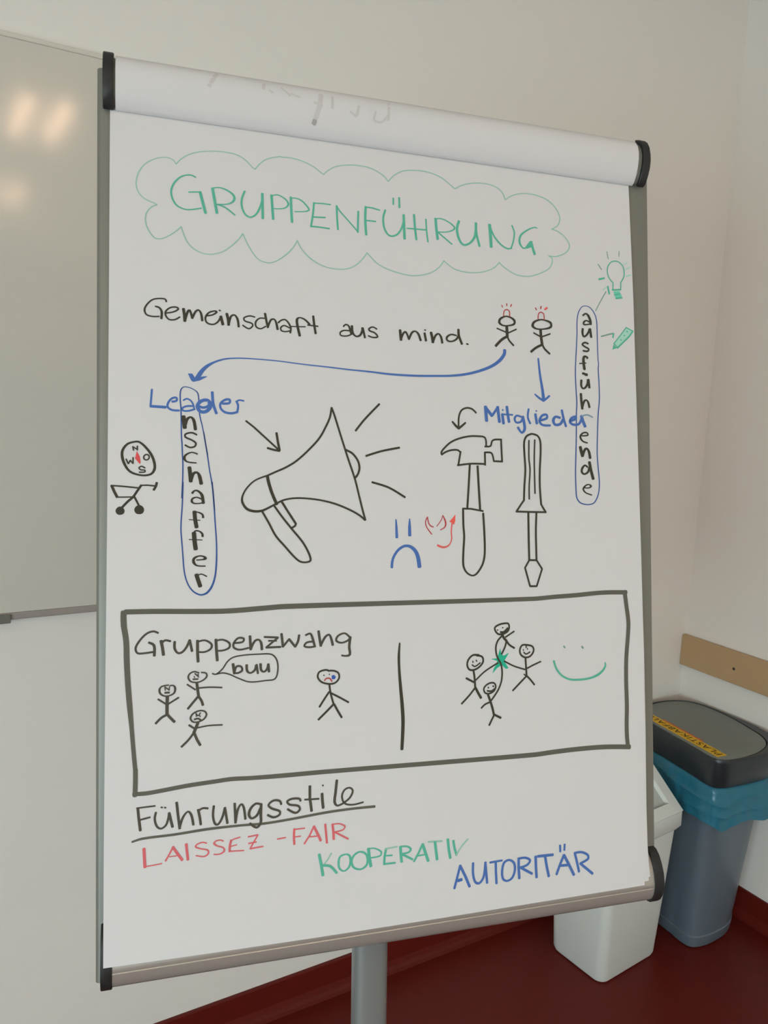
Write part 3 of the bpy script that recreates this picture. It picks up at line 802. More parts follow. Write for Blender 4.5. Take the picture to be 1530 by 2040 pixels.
('speech_bubble_drawing','black speech bubble with the word buu','''gray c 1139 3045 15 1179 3034 15 1254 3092 16 1304 3165 16 1366 3212 16 1480 3232 15 1658 3236 15 1812 3226 16 1870 3162 18 1883 3046 18 1850 2946 17 1747 2932 15 1555 2927 15 1429 2976 15 1328 3026 15 1254 3045 15 1179 3034 15
gray c 1370 3140 30 1386 3031 30
gray c 1385 3041 24 1410 3109 22 1461 3106 21 1473 3062 24 1429 3035 20 1391 3035 19
gray c 1524 3120 28 1530 3052 26 1568 3027 19 1619 3060 25 1632 3110 28
gray p 1638 3119 23 1652 3017 23
gray c 1683 3124 28 1689 3056 27 1721 3032 19 1760 3065 26 1773 3116 28
gray p 1773 3118 26 1780 3030 26'''),
('stick_figure_drawing','grey stick figure with raised arms left of the booing group','''gray c 663 2944 15 592 2934 16 565 2901 22 575 2854 20 621 2826 15 677 2829 15 723 2855 20 733 2905 23 716 2935 16 677 2937 14
gray p 621 2926 11 628 2886 11
gray p 621 2926 14 671 2889 14
gray p 672 2929 11 668 2886 11
gray p 623 2862 20 671 2862 20
gray c 649 2817 33 646 2709 33 646 2621 33
gray c 646 2621 24 586 2591 24 526 2533 24
gray c 649 2623 27 688 2577 27 726 2536 27
gray p 550 2796 18 635 2737 18
gray p 660 2737 18 770 2800 19'''),
('stick_figure_drawing','grey stick figure pointing beside the speech bubble','''gray c 1017 3063 15 1069 3053 16 1077 3016 18 1040 2978 16 976 2956 15 904 2968 15 874 3013 19 891 3056 17 940 3077 15 991 3060 15
gray p 947 3056 14 983 3021 14
gray p 983 3047 13 983 3021 13
gray p 983 3021 9 991 3008 9
gray p 938 3026 10 945 3007 10
gray p 927 2992 17 981 2992 17
gray c 968 2953 29 976 2883 29 988 2801 29
gray c 983 2799 25 926 2734 24 871 2670 24
gray c 986 2801 26 1019 2750 26 1035 2699 26
gray p 863 2939 17 953 2875 17
gray c 994 2892 17 1105 2894 17 1246 2882 17'''),
('stick_figure_drawing','grey stick figure pointing in the lowest place','''gray c 997 2640 16 926 2611 18 899 2562 20 927 2521 17 983 2517 16 1046 2544 18 1075 2593 20 1055 2629 17 997 2640 16
gray p 960 2615 13 965 2577 13
gray c 961 2608 14 983 2585 14 1008 2616 14
gray p 994 2599 12 1006 2572 12
gray c 942 2548 19 983 2554 19 1013 2534 19
gray c 981 2509 32 954 2442 32 935 2399 32
gray c 936 2400 23 876 2325 23 802 2257 23
gray c 940 2401 27 969 2325 27 1006 2259 27
gray p 883 2489 20 946 2444 20
gray c 969 2452 16 1098 2468 16 1249 2465 16'''),
('stick_figure_drawing','lone crying stick figure with a blue tear','''black c 2493 3000 20 2450 3015 20 2370 2994 20 2352 2936 20 2396 2878 20 2476 2851 20 2557 2856 20 2609 2909 20 2603 2968 20 2556 2997 20 2502 3004 20
black p 2424 2958 13 2427 2950 13
black p 2492 2964 12 2494 2956 12
darkred c 2433 2893 15 2456 2915 15 2497 2913 15 2522 2877 15
bluetear f 2520 2947 2551 2951 2571 2924 2555 2899 2520 2905
black c 2492 2844 22 2502 2759 22 2521 2680 22 2541 2611 22
black c 2544 2613 24 2460 2535 24 2356 2443 24
black c 2548 2609 24 2588 2533 24 2637 2449 24
black c 2488 2756 22 2427 2673 22 2370 2589 22
black p 2509 2742 21 2609 2687 21
black p 2609 2687 21 2723 2620 21'''),
('team_drawing','four smiling stick figures joining hands over a green star','''greenfill f 4705 3166 4721 3087 4753 3069 4827 3102 4770 3019 4760 2999 4817 2909 4776 2903 4723 2955 4658 2918 4594 2856 4613 2920 4650 2967 4660 3008 4575 3037 4652 3041 4676 3081
black c 4638 3426 22 4698 3461 22 4772 3474 22 4826 3468 22 4836 3420 22 4815 3373 22 4750 3342 22 4688 3341 22 4648 3378 22 4638 3426 22
black c 4714 3367 24 4760 3365 25 4816 3412 25
black p 4672 3397 16 4677 3389 16
black p 4747 3425 16 4748 3417 16
black c 4741 3333 29 4758 3291 29 4794 3255 29
black p 4781 3300 19 4905 3369 19
black c 4741 3325 22 4675 3261 22 4647 3189 22 4649 3107 22 4670 3040 22 4705 2981 22 4722 2914 22 4724 2832 22 4709 2743 21 4661 2640 21 4568 2523 21
black c 4794 3256 23 4829 3205 23 4903 3158 23
black c 4794 3256 22 4774 3183 22 4724 3092 22
black c 5070 3190 22 5013 3189 22 4981 3141 22 4984 3082 22 5027 3041 22 5092 3033 22 5147 3066 22 5175 3123 22 5152 3170 22 5070 3190 22
black p 5073 3182 16 5066 3156 16
black p 5026 3137 12 5030 3120 12
black p 5084 3148 12 5088 3131 12
black c 5032 3099 17 5065 3074 17 5120 3099 17
black c 5055 3029 24 5061 2888 24 5065 2795 24
black p 5079 2895 19 5164 2932 19
black p 5164 2932 19 5271 2970 19
black c 5044 2881 19 4896 2930 19 4758 3000 19
black c 5060 2793 22 4983 2727 22 4867 2625 22
black c 5068 2798 23 5122 2744 23 5173 2681 23
black p 5029 2822 16 5058 2799 16
black c 4412 3093 23 4331 3096 23 4269 3044 23 4251 2980 23 4276 2923 23 4336 2912 23 4407 2941 23 4460 2993 23 4469 3042 23 4446 3076 23 4379 3091 23
black p 4327 3023 15 4331 3004 15
black p 4375 3034 15 4380 3015 15
black c 4317 2978 17 4354 2954 17 4428 2997 17
black c 4335 2902 25 4347 2813 25 4353 2689 25
black p 4234 2817 24 4334 2763 24
black c 4364 2787 19 4487 2886 19 4671 2984 19
black c 4350 2689 22 4267 2599 22 4166 2507 22
black c 4357 2691 30 4392 2624 30 4429 2562 31
black c 4573 2741 20 4510 2720 20 4470 2676 20 4483 2624 20 4534 2608 20 4605 2635 20 4633 2690 20 4618 2730 20 4573 2741 20
black p 4530 2688 17 4533 2678 17
black p 4597 2702 19 4601 2691 19
black c 4515 2645 20 4571 2637 20 4618 2664 21
black c 4525 2595 28 4559 2500 28 4584 2417 28 4600 2341 28
black c 4430 2437 21 4478 2477 21 4543 2501 21
black c 4600 2336 23 4562 2272 23 4532 2218 23
black p 4605 2344 26 4693 2298 27'''),
('smile_drawing','green smiling face of two dots and a bow','''graygreen p 5608 3149 21 5624 3130 21
graygreen p 5874 3134 23 5891 3112 23
green c 5458 2968 26 5490 2873 24 5565 2779 23 5679 2721 23 5809 2708 23 5966 2716 24 6100 2755 30 6182 2814 27 6217 2869 24 6213 2907 19'''),
('handwritten_heading','black underlined heading Führungsstile','''gray p 342 1638 28 351 1539 28
gray p 351 1539 28 369 1395 28
gray p 330 1637 17 428 1640 17
gray p 428 1640 17 523 1642 17
gray p 369 1509 19 470 1526 19
gray c 532 1571 23 519 1503 23 541 1422 22 584 1391 19 636 1420 22 662 1488 23 671 1549 23
gray p 671 1551 27 708 1396 27
gray p 585 1622 16 601 1616 16
gray p 622 1616 16 637 1610 16
gray p 751 1656 27 767 1512 27
gray p 767 1512 27 785 1370 27
gray c 785 1386 25 820 1489 24 873 1545 18 908 1506 25 932 1395 25
gray p 983 1554 26 1001 1469 26
gray p 1001 1469 26 1012 1389 26
gray c 988 1541 20 1033 1565 21 1090 1556 21
gray c 1154 1577 24 1145 1472 24 1167 1380 23 1203 1371 22 1248 1443 24 1276 1544 24
gray p 1276 1546 25 1304 1371 25
gray p 1385 1581 26 1390 1473 26
gray p 1390 1473 26 1394 1366 26
gray c 1394 1373 24 1422 1515 24 1459 1566 19 1486 1527 24 1504 1396 25
gray c 1681 1542 22 1623 1555 23 1564 1506 27 1544 1440 29 1572 1395 22 1632 1420 26 1673 1495 28
gray c 1683 1544 29 1678 1426 29 1677 1337 28 1632 1288 24 1555 1342 25
gray c 1913 1517 23 1896 1557 23 1825 1569 23 1766 1525 23 1804 1482 23 1894 1442 23 1893 1403 23 1824 1380 23 1756 1415 23
gray c 2138 1533 23 2123 1559 23 2040 1567 23 1981 1543 23 2009 1505 23 2110 1480 23 2129 1438 23 2080 1403 23 1986 1455 23
gray p 2249 1690 30 2248 1556 30
gray p 2248 1556 30 2267 1405 30
gray p 2187 1542 19 2355 1535 20
gray p 2393 1590 31 2396 1511 31
gray p 2396 1511 31 2405 1426 31
gray p 2400 1687 19 2408 1679 19
gray c 2571 1726 30 2554 1587 30 2542 1476 30 2574 1434 21 2638 1451 22
gray c 2638 1451 21 2725 1509 22 2763 1587 23 2726 1626 19 2663 1607 21 2631 1538 23 2660 1454 21 2756 1426 19 2889 1442 19
thickgray c 283 1283 19 387 1305 24 732 1312 25 1086 1330 27 1449 1331 24 1712 1323 26 2018 1338 26 2435 1370 27 2756 1380 26 3031 1378 28'''),
('handwritten_word','red handwritten capitals LAISSEZ-FAIR','''redpale p 408 1198 30 413 1095 30
redpale p 413 1095 30 419 998 30
redpale p 419 1005 12 508 1009 12
redpale p 508 1009 12 596 1016 12
redpale p 715 1182 17 680 1115 17
redpale p 680 1115 17 634 1039 17
redpale p 711 1180 27 759 1106 27
redpale p 759 1106 27 813 1027 27
redpale p 676 1079 10 752 1080 11
redpale p 854 1195 26 873 1023 26
redpale c 1075 1178 13 1033 1193 13 972 1178 15 955 1153 17 1015 1124 13 1086 1102 15 1095 1066 18 1050 1037 13 959 1057 12
redpale c 1259 1179 14 1230 1195 13 1176 1190 14 1156 1166 19 1194 1134 14 1257 1109 15 1269 1072 19 1221 1043 13 1155 1047 13
redpale c 1345 1181 23 1330 1118 23 1328 1057 23
redpale p 1343 1175 13 1384 1191 13
redpale p 1384 1191 13 1446 1202 13
redpale p 1340 1111 12 1409 1123 12
redpale p 1325 1060 14 1487 1050 14
redpale p 1535 1195 16 1646 1205 16
redpale p 1646 1205 16 1556 1061 16
redpale p 1556 1061 16 1703 1070 16
redpale p 1539 1121 15 1628 1128 15
redpale p 1866 1132 15 1963 1139 15
redpale c 2063 1223 25 2058 1136 25 2062 1052 25
redpale p 2058 1218 14 2185 1219 14
redpale p 2066 1133 13 2137 1135 13
redpale p 2292 1230 19 2244 1134 19
redpale p 2244 1134 19 2179 1044 19
redpale p 2292 1228 27 2328 1155 27
redpale p 2328 1155 27 2372 1057 27
redpale p 2223 1115 13 2325 1113 13
redpale p 2427 1238 23 2445 1023 23
redpale c 2513 1228 26 2523 1143 26 2527 1054 26
redpale c 2513 1225 14 2593 1225 14 2662 1189 18 2640 1151 15 2539 1136 14
redpale p 2539 1136 19 2701 1039 19'''),
('handwritten_word','green handwritten capitals KOOPERATIV','''green p 2352 902 31 2375 785 31
green p 2375 785 31 2395 660 31
greenpale p 2499 901 16 2451 831 16
greenpale p 2451 831 16 2396 769 16
green c 2396 771 26 2480 755 26 2559 667 26
green c 2670 866 16 2601 846 22 2583 781 25 2594 713 23 2644 677 16 2704 710 23 2726 775 25 2715 844 23 2670 866 16
green c 2837 874 19 2767 838 24 2738 773 28 2766 702 23 2847 672 19 2917 706 25 2936 772 28 2913 843 24 2837 874 19
green p 2946 898 34 2957 792 34
green p 2957 792 34 2974 690 34
green c 2946 896 14 3019 893 15 3103 843 20 3091 799 17 2975 788 15
green c 3165 872 27 3145 781 27 3138 692 27
greenpale p 3163 870 17 3303 880 17
green p 3158 790 16 3240 786 17
green p 3136 696 21 3277 694 21
green c 3344 874 32 3349 779 32 3357 694 32
green c 3344 874 19 3425 868 19 3474 833 26 3448 796 21 3367 788 19
green p 3367 782 24 3494 708 24
green p 3625 871 24 3573 775 24
green p 3573 775 24 3512 681 24
green p 3625 871 33 3694 664 33
green p 3566 741 17 3651 745 17
greenpale p 3699 888 19 3877 877 20
green p 3785 878 32 3795 784 32
green p 3795 784 32 3809 668 32
green p 3951 892 31 3961 776 31
green p 3961 776 31 3980 664 31
green p 4023 867 27 4038 770 27
green p 4038 770 27 4063 690 27
greenpale c 4063 694 18 4139 795 18 4217 864 18'''),
('handwritten_word','blue handwritten capitals AUTORITÄR','''blue p 4110 560 29 4072 438 29
blue p 4072 438 29 4027 296 29
blue p 4107 558 32 4172 426 32
blue p 4172 426 32 4228 292 32
blue p 4077 382 35 4126 390 35
blue c 4280 568 29 4277 436 29 4305 335 28 4359 316 27 4415 382 29 4446 556 30
blue p 4443 553 30 4462 305 30
blue p 4505 545 23 4671 551 23
blue p 4583 545 30 4583 422 30
blue p 4583 422 30 4588 283 30
blue c 4764 545 24 4696 519 28 4666 412 30 4678 326 29 4730 295 23 4800 321 28 4842 414 30 4830 503 29 4764 545 24
blue p 4897 547 33 4894 433 33
blue p 4894 433 33 4900 304 33
blue c 4887 545 26 4988 545 26 5055 506 29 5014 455 27 4918 433 27
blue p 4918 436 30 5079 338 30
blue p 5133 544 33 5134 415 33
blue p 5134 415 33 5139 286 33
blue p 5162 541 31 5379 535 31
blue p 5266 531 33 5284 409 33
blue p 5284 409 33 5311 276 33
blue p 5533 513 31 5472 398 31
blue p 5472 398 31 5421 287 31
blue p 5533 513 34 5603 382 34
blue p 5603 382 34 5669 249 34
blue p 5483 387 31 5592 381 31
blue p 5482 640 28 5484 561 28
blue p 5549 645 26 5542 571 26
blue p 5692 513 31 5721 393 31
blue p 5721 393 31 5745 278 31
blue c 5683 518 27 5784 519 27 5876 473 29 5882 424 30 5764 378 28
blue p 5765 381 31 5942 229 32'''),
('shine_through_writing','faint grey reversed stroke showing through at the left of the turned sheets','''ghost c 1180 9968 42 1090 9778 42'''),
('shine_through_writing','faint grey reversed letters showing through the middle of the turned sheets','''ghost c 1727 9927 34 1718 9853 34
ghost c 1936 9903 24 2034 9819 24
ghost c 2410 9899 44 2386 9748 44 2342 9596 44
ghost c 2325 9783 24 2423 9757 24
ghost c 2554 9894 29 2548 9747 29
ghost c 2879 9828 29 2854 9710 29
ghost c 2773 9743 23 2848 9697 23
ghost c 3273 9942 30 3258 9713 30
ghost c 3096 9789 23 3078 9688 23 3171 9677 23 3248 9759 23
ghost c 1788 9847 19 1830 9819 19
ghost c 2046 9846 20 2154 9817 20
ghostdark p 2340 9582 49 2330 9551 49'''),
]


def spline(pts, closed):
    if len(pts) < 3:
        out = [tuple(a + (b_ - a) * t / 3 for a, b_ in zip(pts[0], pts[1])) for t in range(4)]
        return out
    n = len(pts)
    out = []
    for i in range(n - 1):
        p1, p2 = pts[i], pts[i + 1]
        p0 = pts[i - 1] if i > 0 else (pts[-2] if closed else p1)
        p3 = pts[i + 2] if i + 2 < n else (pts[1] if closed else p2)
        d = hypot(p2[0] - p1[0], p2[1] - p1[1])
        d0 = hypot(p1[0] - p0[0], p1[1] - p0[1]) or d
        d2 = hypot(p3[0] - p2[0], p3[1] - p2[1]) or d
        k = max(3, min(14, int(d / 0.0022)))
        m1 = [(p2[j] - p0[j]) / ((d0 + d) or 1) * d for j in (0, 1)]
        m2 = [(p3[j] - p1[j]) / ((d + d2) or 1) * d for j in (0, 1)]
        for s in range(k):
            t = s / k
            h00, h10, h01, h11 = 2 * t ** 3 - 3 * t * t + 1, t ** 3 - 2 * t * t + t, -2 * t ** 3 + 3 * t * t, t ** 3 - t * t
            out.append((h00 * p1[0] + h10 * m1[0] + h01 * p2[0] + h11 * m2[0], h00 * p1[1] + h10 * m1[1] + h01 * p2[1] + h11 * m2[1], p1[2] + (p2[2] - p1[2]) * t))
    out.append(tuple(pts[-1]))
    return out


def ribbon(bm, pts, closed, hgt, fn, mi):
    q = pts
    n = len(q)
    L, Rr = [], []
    dirs = []
    for i in range(n):
        a = q[i - 1] if i else (q[-2] if closed else q[0])
        c_ = q[i + 1] if i + 1 < n else (q[1] if closed else q[-1])
        dx, dy = c_[0] - a[0], c_[1] - a[1]
        l = hypot(dx, dy) or 1e-9
        dirs.append((dx / l, dy / l))
    st = []
    if not closed:
        for sg, idx in ((-1, 0), (1, n - 1)):
            u, v, wd = q[idx]
            st.append([(u + sg * dirs[idx][0] * wd * e, v + sg * dirs[idx][1] * wd * e, wd * f, dirs[idx]) for e, f in ((.16, .86), (.27, .5))])
    rows = [(a[0], a[1], a[2], d) for a, d in zip(q, dirs)]
    if st:
        rows = st[0][::-1] + rows + st[1]
    for u, v, wd, d in rows:
        L.append(bm.verts.new(P(u - d[1] * wd / 2, v + d[0] * wd / 2, fn(v + d[0] * wd / 2) + hgt)))
        Rr.append(bm.verts.new(P(u + d[1] * wd / 2, v - d[0] * wd / 2, fn(v - d[0] * wd / 2) + hgt)))
    for i in range(len(rows) - 1):
        f = bm.faces.new((L[i], Rr[i], Rr[i + 1], L[i + 1]))
        f.material_index = mi


order = 0
for name, label, data in INK:
    bm = bmesh.new()
    cols = []
    shine = name.startswith('shine')
    fn = skin_n if shine else (lambda v: 0.0)
    for line in data.strip().split('\n'):
        t = line.split()
        col, mode = t[0], t[1]
        if col not in cols:
            cols.append(col)
        mi = cols.index(col)
        order += 1
        hgt = 0.00020 + 0.000012 * (order % 24)
        if mode[0] == 'f':
            vals = [int(x) / 1e4 for x in t[2:]]
            pts = list(zip(vals[0::2], vals[1::2]))
            if mode == 'fc':
                c3 = [(a, b_, 0.0) for a, b_ in pts]
                pts = [(a, b_) for a, b_, _ in spline(c3 + c3[:1], True)][:-1]
            f = bm.faces.new([bm.verts.new(P(a, b_, fn(b_) + hgt - 0.00012)) for a, b_ in pts])
            f.material_index = mi
        else:
            vals = [int(x) / 1e4 for x in t[2:]]
            vals[2::3] = [x * 1.10 for x in vals[2::3]]
            pts = list(zip(vals[0::3], vals[1::3], vals[2::3]))
            closed = len(pts) > 3 and hypot(pts[0][0] - pts[-1][0], pts[0][1] - pts[-1][1]) < 0.0006
            ribbon(bm, spline(pts, closed), closed, hgt, fn, mi)
    bmesh.ops.triangulate(bm, faces=[f for f in bm.faces if len(f.verts) > 4])
    for f in bm.faces:
        f.normal_update()
        if f.normal.dot(N) < 0:
            f.normal_flip()
    me = bpy.data.meshes.new(name)
    bm.to_mesh(me); bm.free()
    for c_ in cols:
        me.materials.append(M['ink_' + c_])
    par = turned if shine else top
    o = bpy.data.objects.new(name, me)
    COL.objects.link(o)
    o.parent = par
    o.matrix_parent_inverse = root_matrix(par).inverted()
    o['label'] = label


# ------------------------------------------------------------------ bins in the corner
def radial(ctrl, c):
    """closed smooth outline through control points, as a radius over the angle about c"""
    q = sorted((atan2(y - c[1], x - c[0]), hypot(x - c[0], y - c[1])) for x, y in ctrl)
    n = len(q)

    def r(th):
        th = (th + pi) % (2 * pi) - pi
        i = max([k for k in range(n) if q[k][0] <= th], default=n - 1)
        g = lambda k: (q[k % n][0] + 2 * pi * (k // n), q[k % n][1])
        if th < q[0][0]:
            i = -1
        p0, p1, p2, p3 = g(i - 1), g(i), g(i + 1), g(i + 2)
        d = p2[0] - p1[0]
        t = (th - p1[0]) / d
        m1 = (p2[1] - p0[1]) / (p2[0] - p0[0]) * d
        m2 = (p3[1] - p1[1]) / (p3[0] - p1[0]) * d
        return (2 * t ** 3 - 3 * t * t + 1) * p1[1] + (t ** 3 - 2 * t * t + t) * m1 + (-2 * t ** 3 + 3 * t * t) * p2[1] + (t ** 3 - t * t) * m2
    return r


NA = 96
GC = (-0.195, -0.235)
plate_o = radial([(-.319, -.155), (-.327, -.214), (-.336, -.280), (-.343, -.331), (-.350, -.377), (-.349, -.402), (-.331, -.418), (-.307, -.426), (-.275, -.431), (-.240, -.432), (-.190, -.428), (-.133, -.411), (-.106, -.394), (-.083, -.365), (-.061, -.303), (-.043, -.231), (-.037, -.164), (-.043, -.107), (-.060, -.074), (-.094, -.049), (-.175, -.033), (-.250, -.042), (-.290, -.066), (-.308, -.105)], GC)
rim_o = radial([(-.319, -.155), (-.327, -.214), (-.336, -.280), (-.343, -.331), (-.350, -.377), (-.349, -.402), (-.331, -.418), (-.307, -.426), (-.275, -.431), (-.240, -.436), (-.190, -.440), (-.133, -.438), (-.092, -.425), (-.058, -.392), (-.040, -.330), (-.032, -.231), (-.032, -.164), (-.038, -.107), (-.057, -.070), (-.094, -.047), (-.175, -.033), (-.250, -.042), (-.290, -.066), (-.308, -.105)], GC)
body_o = radial([(-.298, -.200), (-.307, -.277), (-.311, -.325), (-.306, -.349), (-.290, -.362), (-.262, -.369), (-.199, -.371), (-.109, -.348), (-.064, -.310), (-.056, -.235), (-.066, -.160), (-.115, -.112), (-.200, -.105), (-.272, -.140)], GC)


def ring(f, z, off=0.0, c=GC):
    return [(c[0] + (f(2 * pi * i / NA) + off) * cos(2 * pi * i / NA), c[1] + (f(2 * pi * i / NA) + off) * sin(2 * pi * i / NA), z) for i in range(NA)]


def mixo(a, b_, t):
    return lambda th: a(th) * (1 - t) + b_(th) * t


gb = thing('waste_bin', 'tall grey waste bin with black lid and yellow label in the corner', 'waste bin', (GC[0], GC[1], 0))
top_o = lambda th: rim_o(th) - 0.022
bm = bmesh.new()
rs = [ring(body_o, 0.0, -.012), ring(body_o, .004, -.004), ring(body_o, .012, -.001), ring(mixo(body_o, top_o, .055), .038, -.001), ring(mixo(body_o, top_o, .06), .041, -.0045)]
for z in (.10, .2, .3, .4, .5, .565):
    rs.append(ring(mixo(body_o, top_o, z / .565), z, -.004))
loft(bm, rs)
obj('bin_body', bm, M['greybin'], gb, True)
bm = bmesh.new()
loft(bm, [ring(rim_o, .552, -.018), ring(rim_o, .550, -.009), ring(rim_o, .553, -.006), ring(rim_o, .60, .0025), ring(rim_o, .628, .0070), ring(rim_o, .636, .0068), ring(rim_o, .641, .0045), ring(plate_o, .641, .0015), ring(plate_o, .634, -.001)])
obj('lid_rim', bm, M['lid'], gb, True)
bm = bmesh.new()
loft(bm, [ring(plate_o, .6345, -.0025), ring(plate_o, .6395, -.0025), ring(plate_o, .6405, -.004), ring(plate_o, .6405, -.08)])
lidp = obj('lid_flap', bm, M['plate'], gb, True)
# small finger notch at the flap's right edge
# label: yellow strip with dark letters along the left edge, red strip showing under it
A0 = Vector((-0.2835, -0.1230, 0.6410)); A1 = Vector((-0.3185, -0.3995, 0.6410))
dy = (A0 - A1).normalized(); dx = Vector((-dy.y, dy.x, 0))      # dx: towards the tops of the letters
A0 = A0 + dy * 0.03
WD = 0.036
bm = bmesh.new()
LB = lambda a, b_, c_: A1 + dy * a + dx * b_ + Vector((0, 0, c_))
LEN = (A0 - A1).length
box(bm, (0, -WD / 2, -.0003), (LEN, WD / 2, .0004), LB)
stick = obj('label_sticker', bm, M['yellow'], lidp)
bm = bmesh.new(); box(bm, (.095, -WD / 2 - .0075, -.0003), (.262, -WD / 2, .0002), LB); obj('red_strip', bm, M['orange'], lidp)
fcv = bpy.data.curves.new('txt', 'FONT')
fcv.body = 'PLASTIKABFALL'
fcv.size = 0.030
fcv.space_character = 1.12
tmp = bpy.data.objects.new('txt', fcv)
COL.objects.link(tmp)
dg = bpy.context.evaluated_depsgraph_get()
me = bpy.data.meshes.new_from_object(tmp.evaluated_get(dg))
bpy.data.objects.remove(tmp)
xs = [v_.co.x for v_ in me.vertices]; ys = [v_.co.y for v_ in me.vertices]
sx = (LEN - .016) / (max(xs) - min(xs))
for v_ in me.vertices:
    p_ = LB(.008 + (v_.co.x - min(xs)) * sx, -WD * .30 + (v_.co.y - min(ys)) / (max(ys) - min(ys)) * WD * .6, .0007)
    v_.co = p_
me.name = 'lettering'
me.materials.clear(); me.materials.append(M['letter'])
lt = bpy.data.objects.new('lettering', me)
COL.objects.link(lt)
lt.parent = lidp
lt.matrix_parent_inverse = root_matrix(lidp).inverted()

# blue bag pulled over the rim, hanging below the lid
random.seed(4)
bag = thing('bin_bag', 'blue plastic bin bag folded out under the black lid', 'bin bag', (GC[0], GC[1], .44))
bm = bmesh.new()
rings = []
ZS = (.5485, .543, .530, .516, .510, .504, .49, .475, .468, .460, .45, .440)
for j, z in enumerate(ZS):
    t = j / (len(ZS) - 1)
    r = []
    for i in range(NA * 2):
        th = 2 * pi * i / (NA * 2)
        zz = z
        hem = .004 * sin(3 * th + 1.0) + .004 * sin(7 * th + .6) + .002 * sin(13 * th)
        hem -= .014 * math.exp(-((th - radians(237)) / .10) ** 2)            # bag corner hanging lower at the near corner
        flare = .026 * t * math.exp(-((th - radians(300)) / .55) ** 2)
        fold = (.0019 * sin(17 * th + 2.5 * t) + .0014 * sin(29 * th - 4 * t) + .0008 * sin(41 * th)) * (.3 + .7 * t)
        crease = .0060 * math.exp(-((z - .512 + .010 * sin(2 * th)) / .006) ** 2) + .0055 * math.exp(-((z - .470 - .008 * sin(3 * th + 1)) / .006) ** 2)
        rad = rim_o(th) - .014 + .020 * t ** .6 + fold + flare + crease * (1 - (1 - t) ** 6)
        rad = min(rad, rim_o(th) - .011) if z > .5445 else rad
        lim = (XR - .004 - GC[0]) / cos(th) if cos(th) > .05 else 9
        rad = min(rad, lim, ((-.004 - GC[1]) / sin(th)) if sin(th) > .05 else 9)
        if t > .25:
            zz += hem * t
        r.append((GC[0] + rad * cos(th), GC[1] + rad * sin(th), zz))
    rings.append(r)
inner = [[(GC[0] + (x - GC[0]) * .993, GC[1] + (y - GC[1]) * .993, z + .0005) for x, y, z in r] for r in rings[::-1]]
full = rings + inner
Rv = [[bm.verts.new(p_) for p_ in r] for r in full]
n_ = NA * 2
for a, b_ in zip(Rv, Rv[1:] + Rv[:1]):
    for i in range(n_):
        bm.faces.new((a[i], a[(i + 1) % n_], b_[(i + 1) % n_], b_[i]))
obj('bag_collar', bm, M['bag'], bag, True)

# white swing-lid bin, nearer the easel
WC = Vector((-0.5475, -0.235, 0)); yaw = radians(5)
wx = Vector((cos(yaw), sin(yaw), 0)); wy_ = Vector((-sin(yaw), cos(yaw), 0))
WB = lambda a, b_, z: WC + wx * a + wy_ * b_ + Vector((0, 0, z))


def rrect(hx, hy, r, z, k=7):
    pts = []
    for cx, cy, a0 in ((hx - r, hy - r, 0), (-hx + r, hy - r, 90), (-hx + r, -hy + r, 180), (hx - r, -hy + r, 270)):
        for i in range(k):
            a = radians(a0 + 90 * i / (k - 1))
            pts.append(WB(cx + r * cos(a), cy + r * sin(a), z))
    return pts


sb = thing('swing_bin', 'white plastic bin with sloped lid standing left of the grey bin', 'waste bin', WC)
HX0, HY0, HX1, HY1 = 0.127, 0.098, 0.146, 0.112
bm = bmesh.new()
loft(bm, [rrect(HX0 - .012, HY0 - .012, .022, 0), rrect(HX0 - .004, HY0 - .004, .028, .004), rrect(HX0, HY0, .030, .014), rrect((HX0 + HX1) / 2, (HY0 + HY1) / 2, .026, .21), rrect(HX1, HY1, .022, .418)])
obj('bin_body', bm, M['whitebin'], sb, True)
# lid: band, then two slopes up to a ridge, the front one framing the flap
RX_, RY_ = HX1 + .010, HY1 + .010
Z0, Z1, ZRG = .405, .462, .565
bm = bmesh.new()
loft(bm, [rrect(RX_ - .009, RY_ - .009, .016, Z0), rrect(RX_, RY_, .016, Z0 + .014), rrect(RX_ - .001, RY_ - .001, .014, Z1)], True, True)
fr_ = .038


def slope(t, a, s, d=0.0):      # point on the front (s=-1) or back (s=1) slope, t from edge to ridge
    b_ = s * (RY_ - .003) * (1 - t) + s * .012 * t
    z = Z1 + (ZRG - Z1) * t
    return WB(a, b_, z - d)


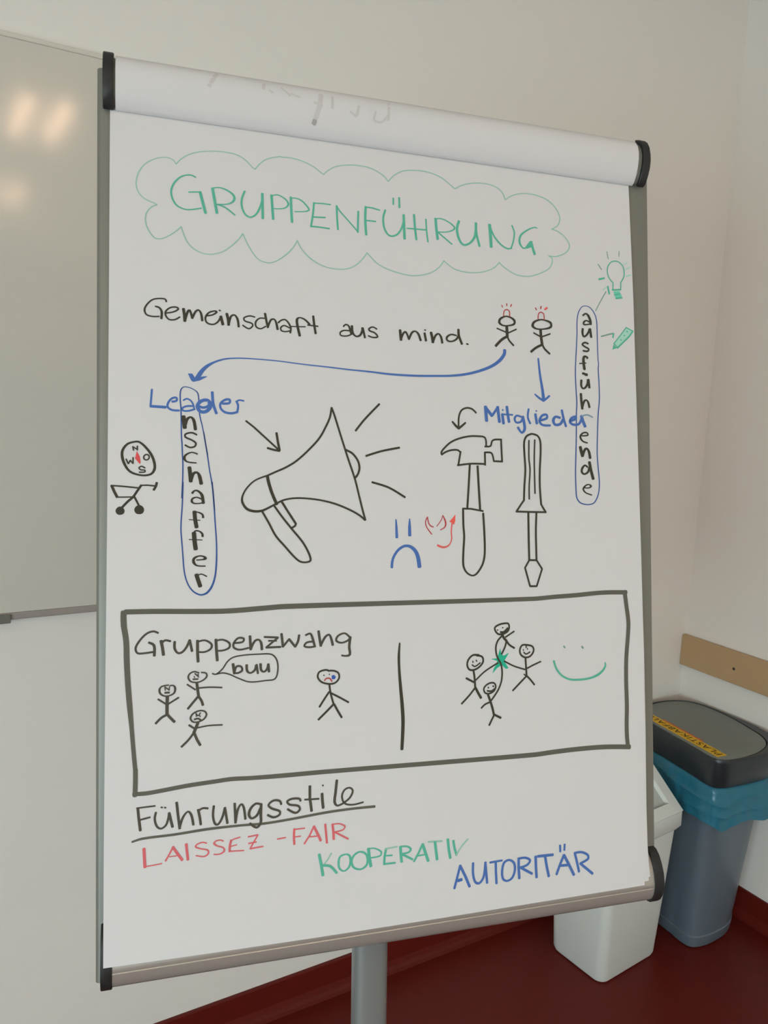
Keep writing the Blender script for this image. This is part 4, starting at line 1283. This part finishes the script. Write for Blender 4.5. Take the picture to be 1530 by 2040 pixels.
ax = RX_ - .003
for s in (-1, 1):
    oc = [slope(0, -ax, s), slope(0, ax, s), slope(1, ax - .012, s), slope(1, -ax + .012, s)]
    ic = [slope(.22, -ax + fr_, s), slope(.22, ax - fr_, s), slope(.86, ax - fr_ - .008, s), slope(.86, -ax + fr_ + .008, s)]
    dc = [slope(.22, -ax + fr_ + .004, s, .022), slope(.22, ax - fr_ - .004, s, .022), slope(.86, ax - fr_ - .012, s, .022), slope(.86, -ax + fr_ + .012, s, .022)]
    vo, vi, vd = ([bm.verts.new(p_) for p_ in q] for q in (oc, ic, dc))
    for i in range(4):
        j = (i + 1) % 4
        bm.faces.new((vo[i], vo[j], vi[j], vi[i]))
        bm.faces.new((vi[i], vi[j], vd[j], vd[i]))
    if s == -1:
        keep = vo
bm.faces.new([bm.verts.new(slope(1, a, s)) for a, s in ((-ax + .012, -1), (ax - .012, -1), (ax - .012, 1), (-ax + .012, 1))])
for sg in (-1, 1):
    bm.faces.new([bm.verts.new(p_) for p_ in (slope(0, sg * ax, -1), slope(0, sg * ax, 1), slope(1, sg * (ax - .012), 1), slope(1, sg * (ax - .012), -1))])
bmesh.ops.remove_doubles(bm, verts=bm.verts[:], dist=.0004)
obj('lid', bm, M['whitebin'], sb, True)
for s in (-1, 1):
    bm = bmesh.new()
    q0 = [slope(.20, -ax + fr_ - .002, s, .016), slope(.20, ax - fr_ + .002, s, .016), slope(.88, ax - fr_ - .006, s, .016), slope(.88, -ax + fr_ + .006, s, .016)]
    q1 = [p_ - Vector((0, 0, .004)) for p_ in q0]
    loft(bm, [q1, q0])
    obj('swing_flap', bm, M['flap'], sb)

# ------------------------------------------------------------------ ceiling lamps
lampm = bpy.data.materials.new('lamp_tube')
lampm.use_nodes = True
nt = lampm.node_tree
nt.nodes.remove(nt.nodes['Principled BSDF'])
em = nt.nodes.new('ShaderNodeEmission')
em.inputs[0].default_value = (1.0, 0.63, 0.37, 1)
em.inputs[1].default_value = 39.0
nt.links.new(em.outputs[0], nt.nodes['Material Output'].inputs[0])
LT = [(-1.69, -2.67, 'fluorescent ceiling lamp over the right side, nearer the whiteboard'), (-1.69, -4.50, 'fluorescent ceiling lamp over the right side, further from the whiteboard'),
      (-3.6, -2.78, 'fluorescent ceiling lamp near the windows, nearer the whiteboard'), (-3.6, -4.62, 'fluorescent ceiling lamp near the windows, further from the whiteboard')]
for x, y, lb in LT:
    l_ = thing('ceiling_lamp', lb, 'lamp', (x, y, ZC), 'ceiling lamps')
    bm = bmesh.new()
    box(bm, (x - .17, y - .34, ZC - .035), (x + .17, y + .34, ZC - .0005))
    obj('lamp_housing', bm, M['frame'], l_)
    for dx_ in (-.082, .082):
        bm = bmesh.new()
        tube(bm, (x + dx_, y - .30, ZC - .055), (x + dx_, y + .30, ZC - .055), .018, n=12)
        obj('lamp_tube', bm, lampm, l_)
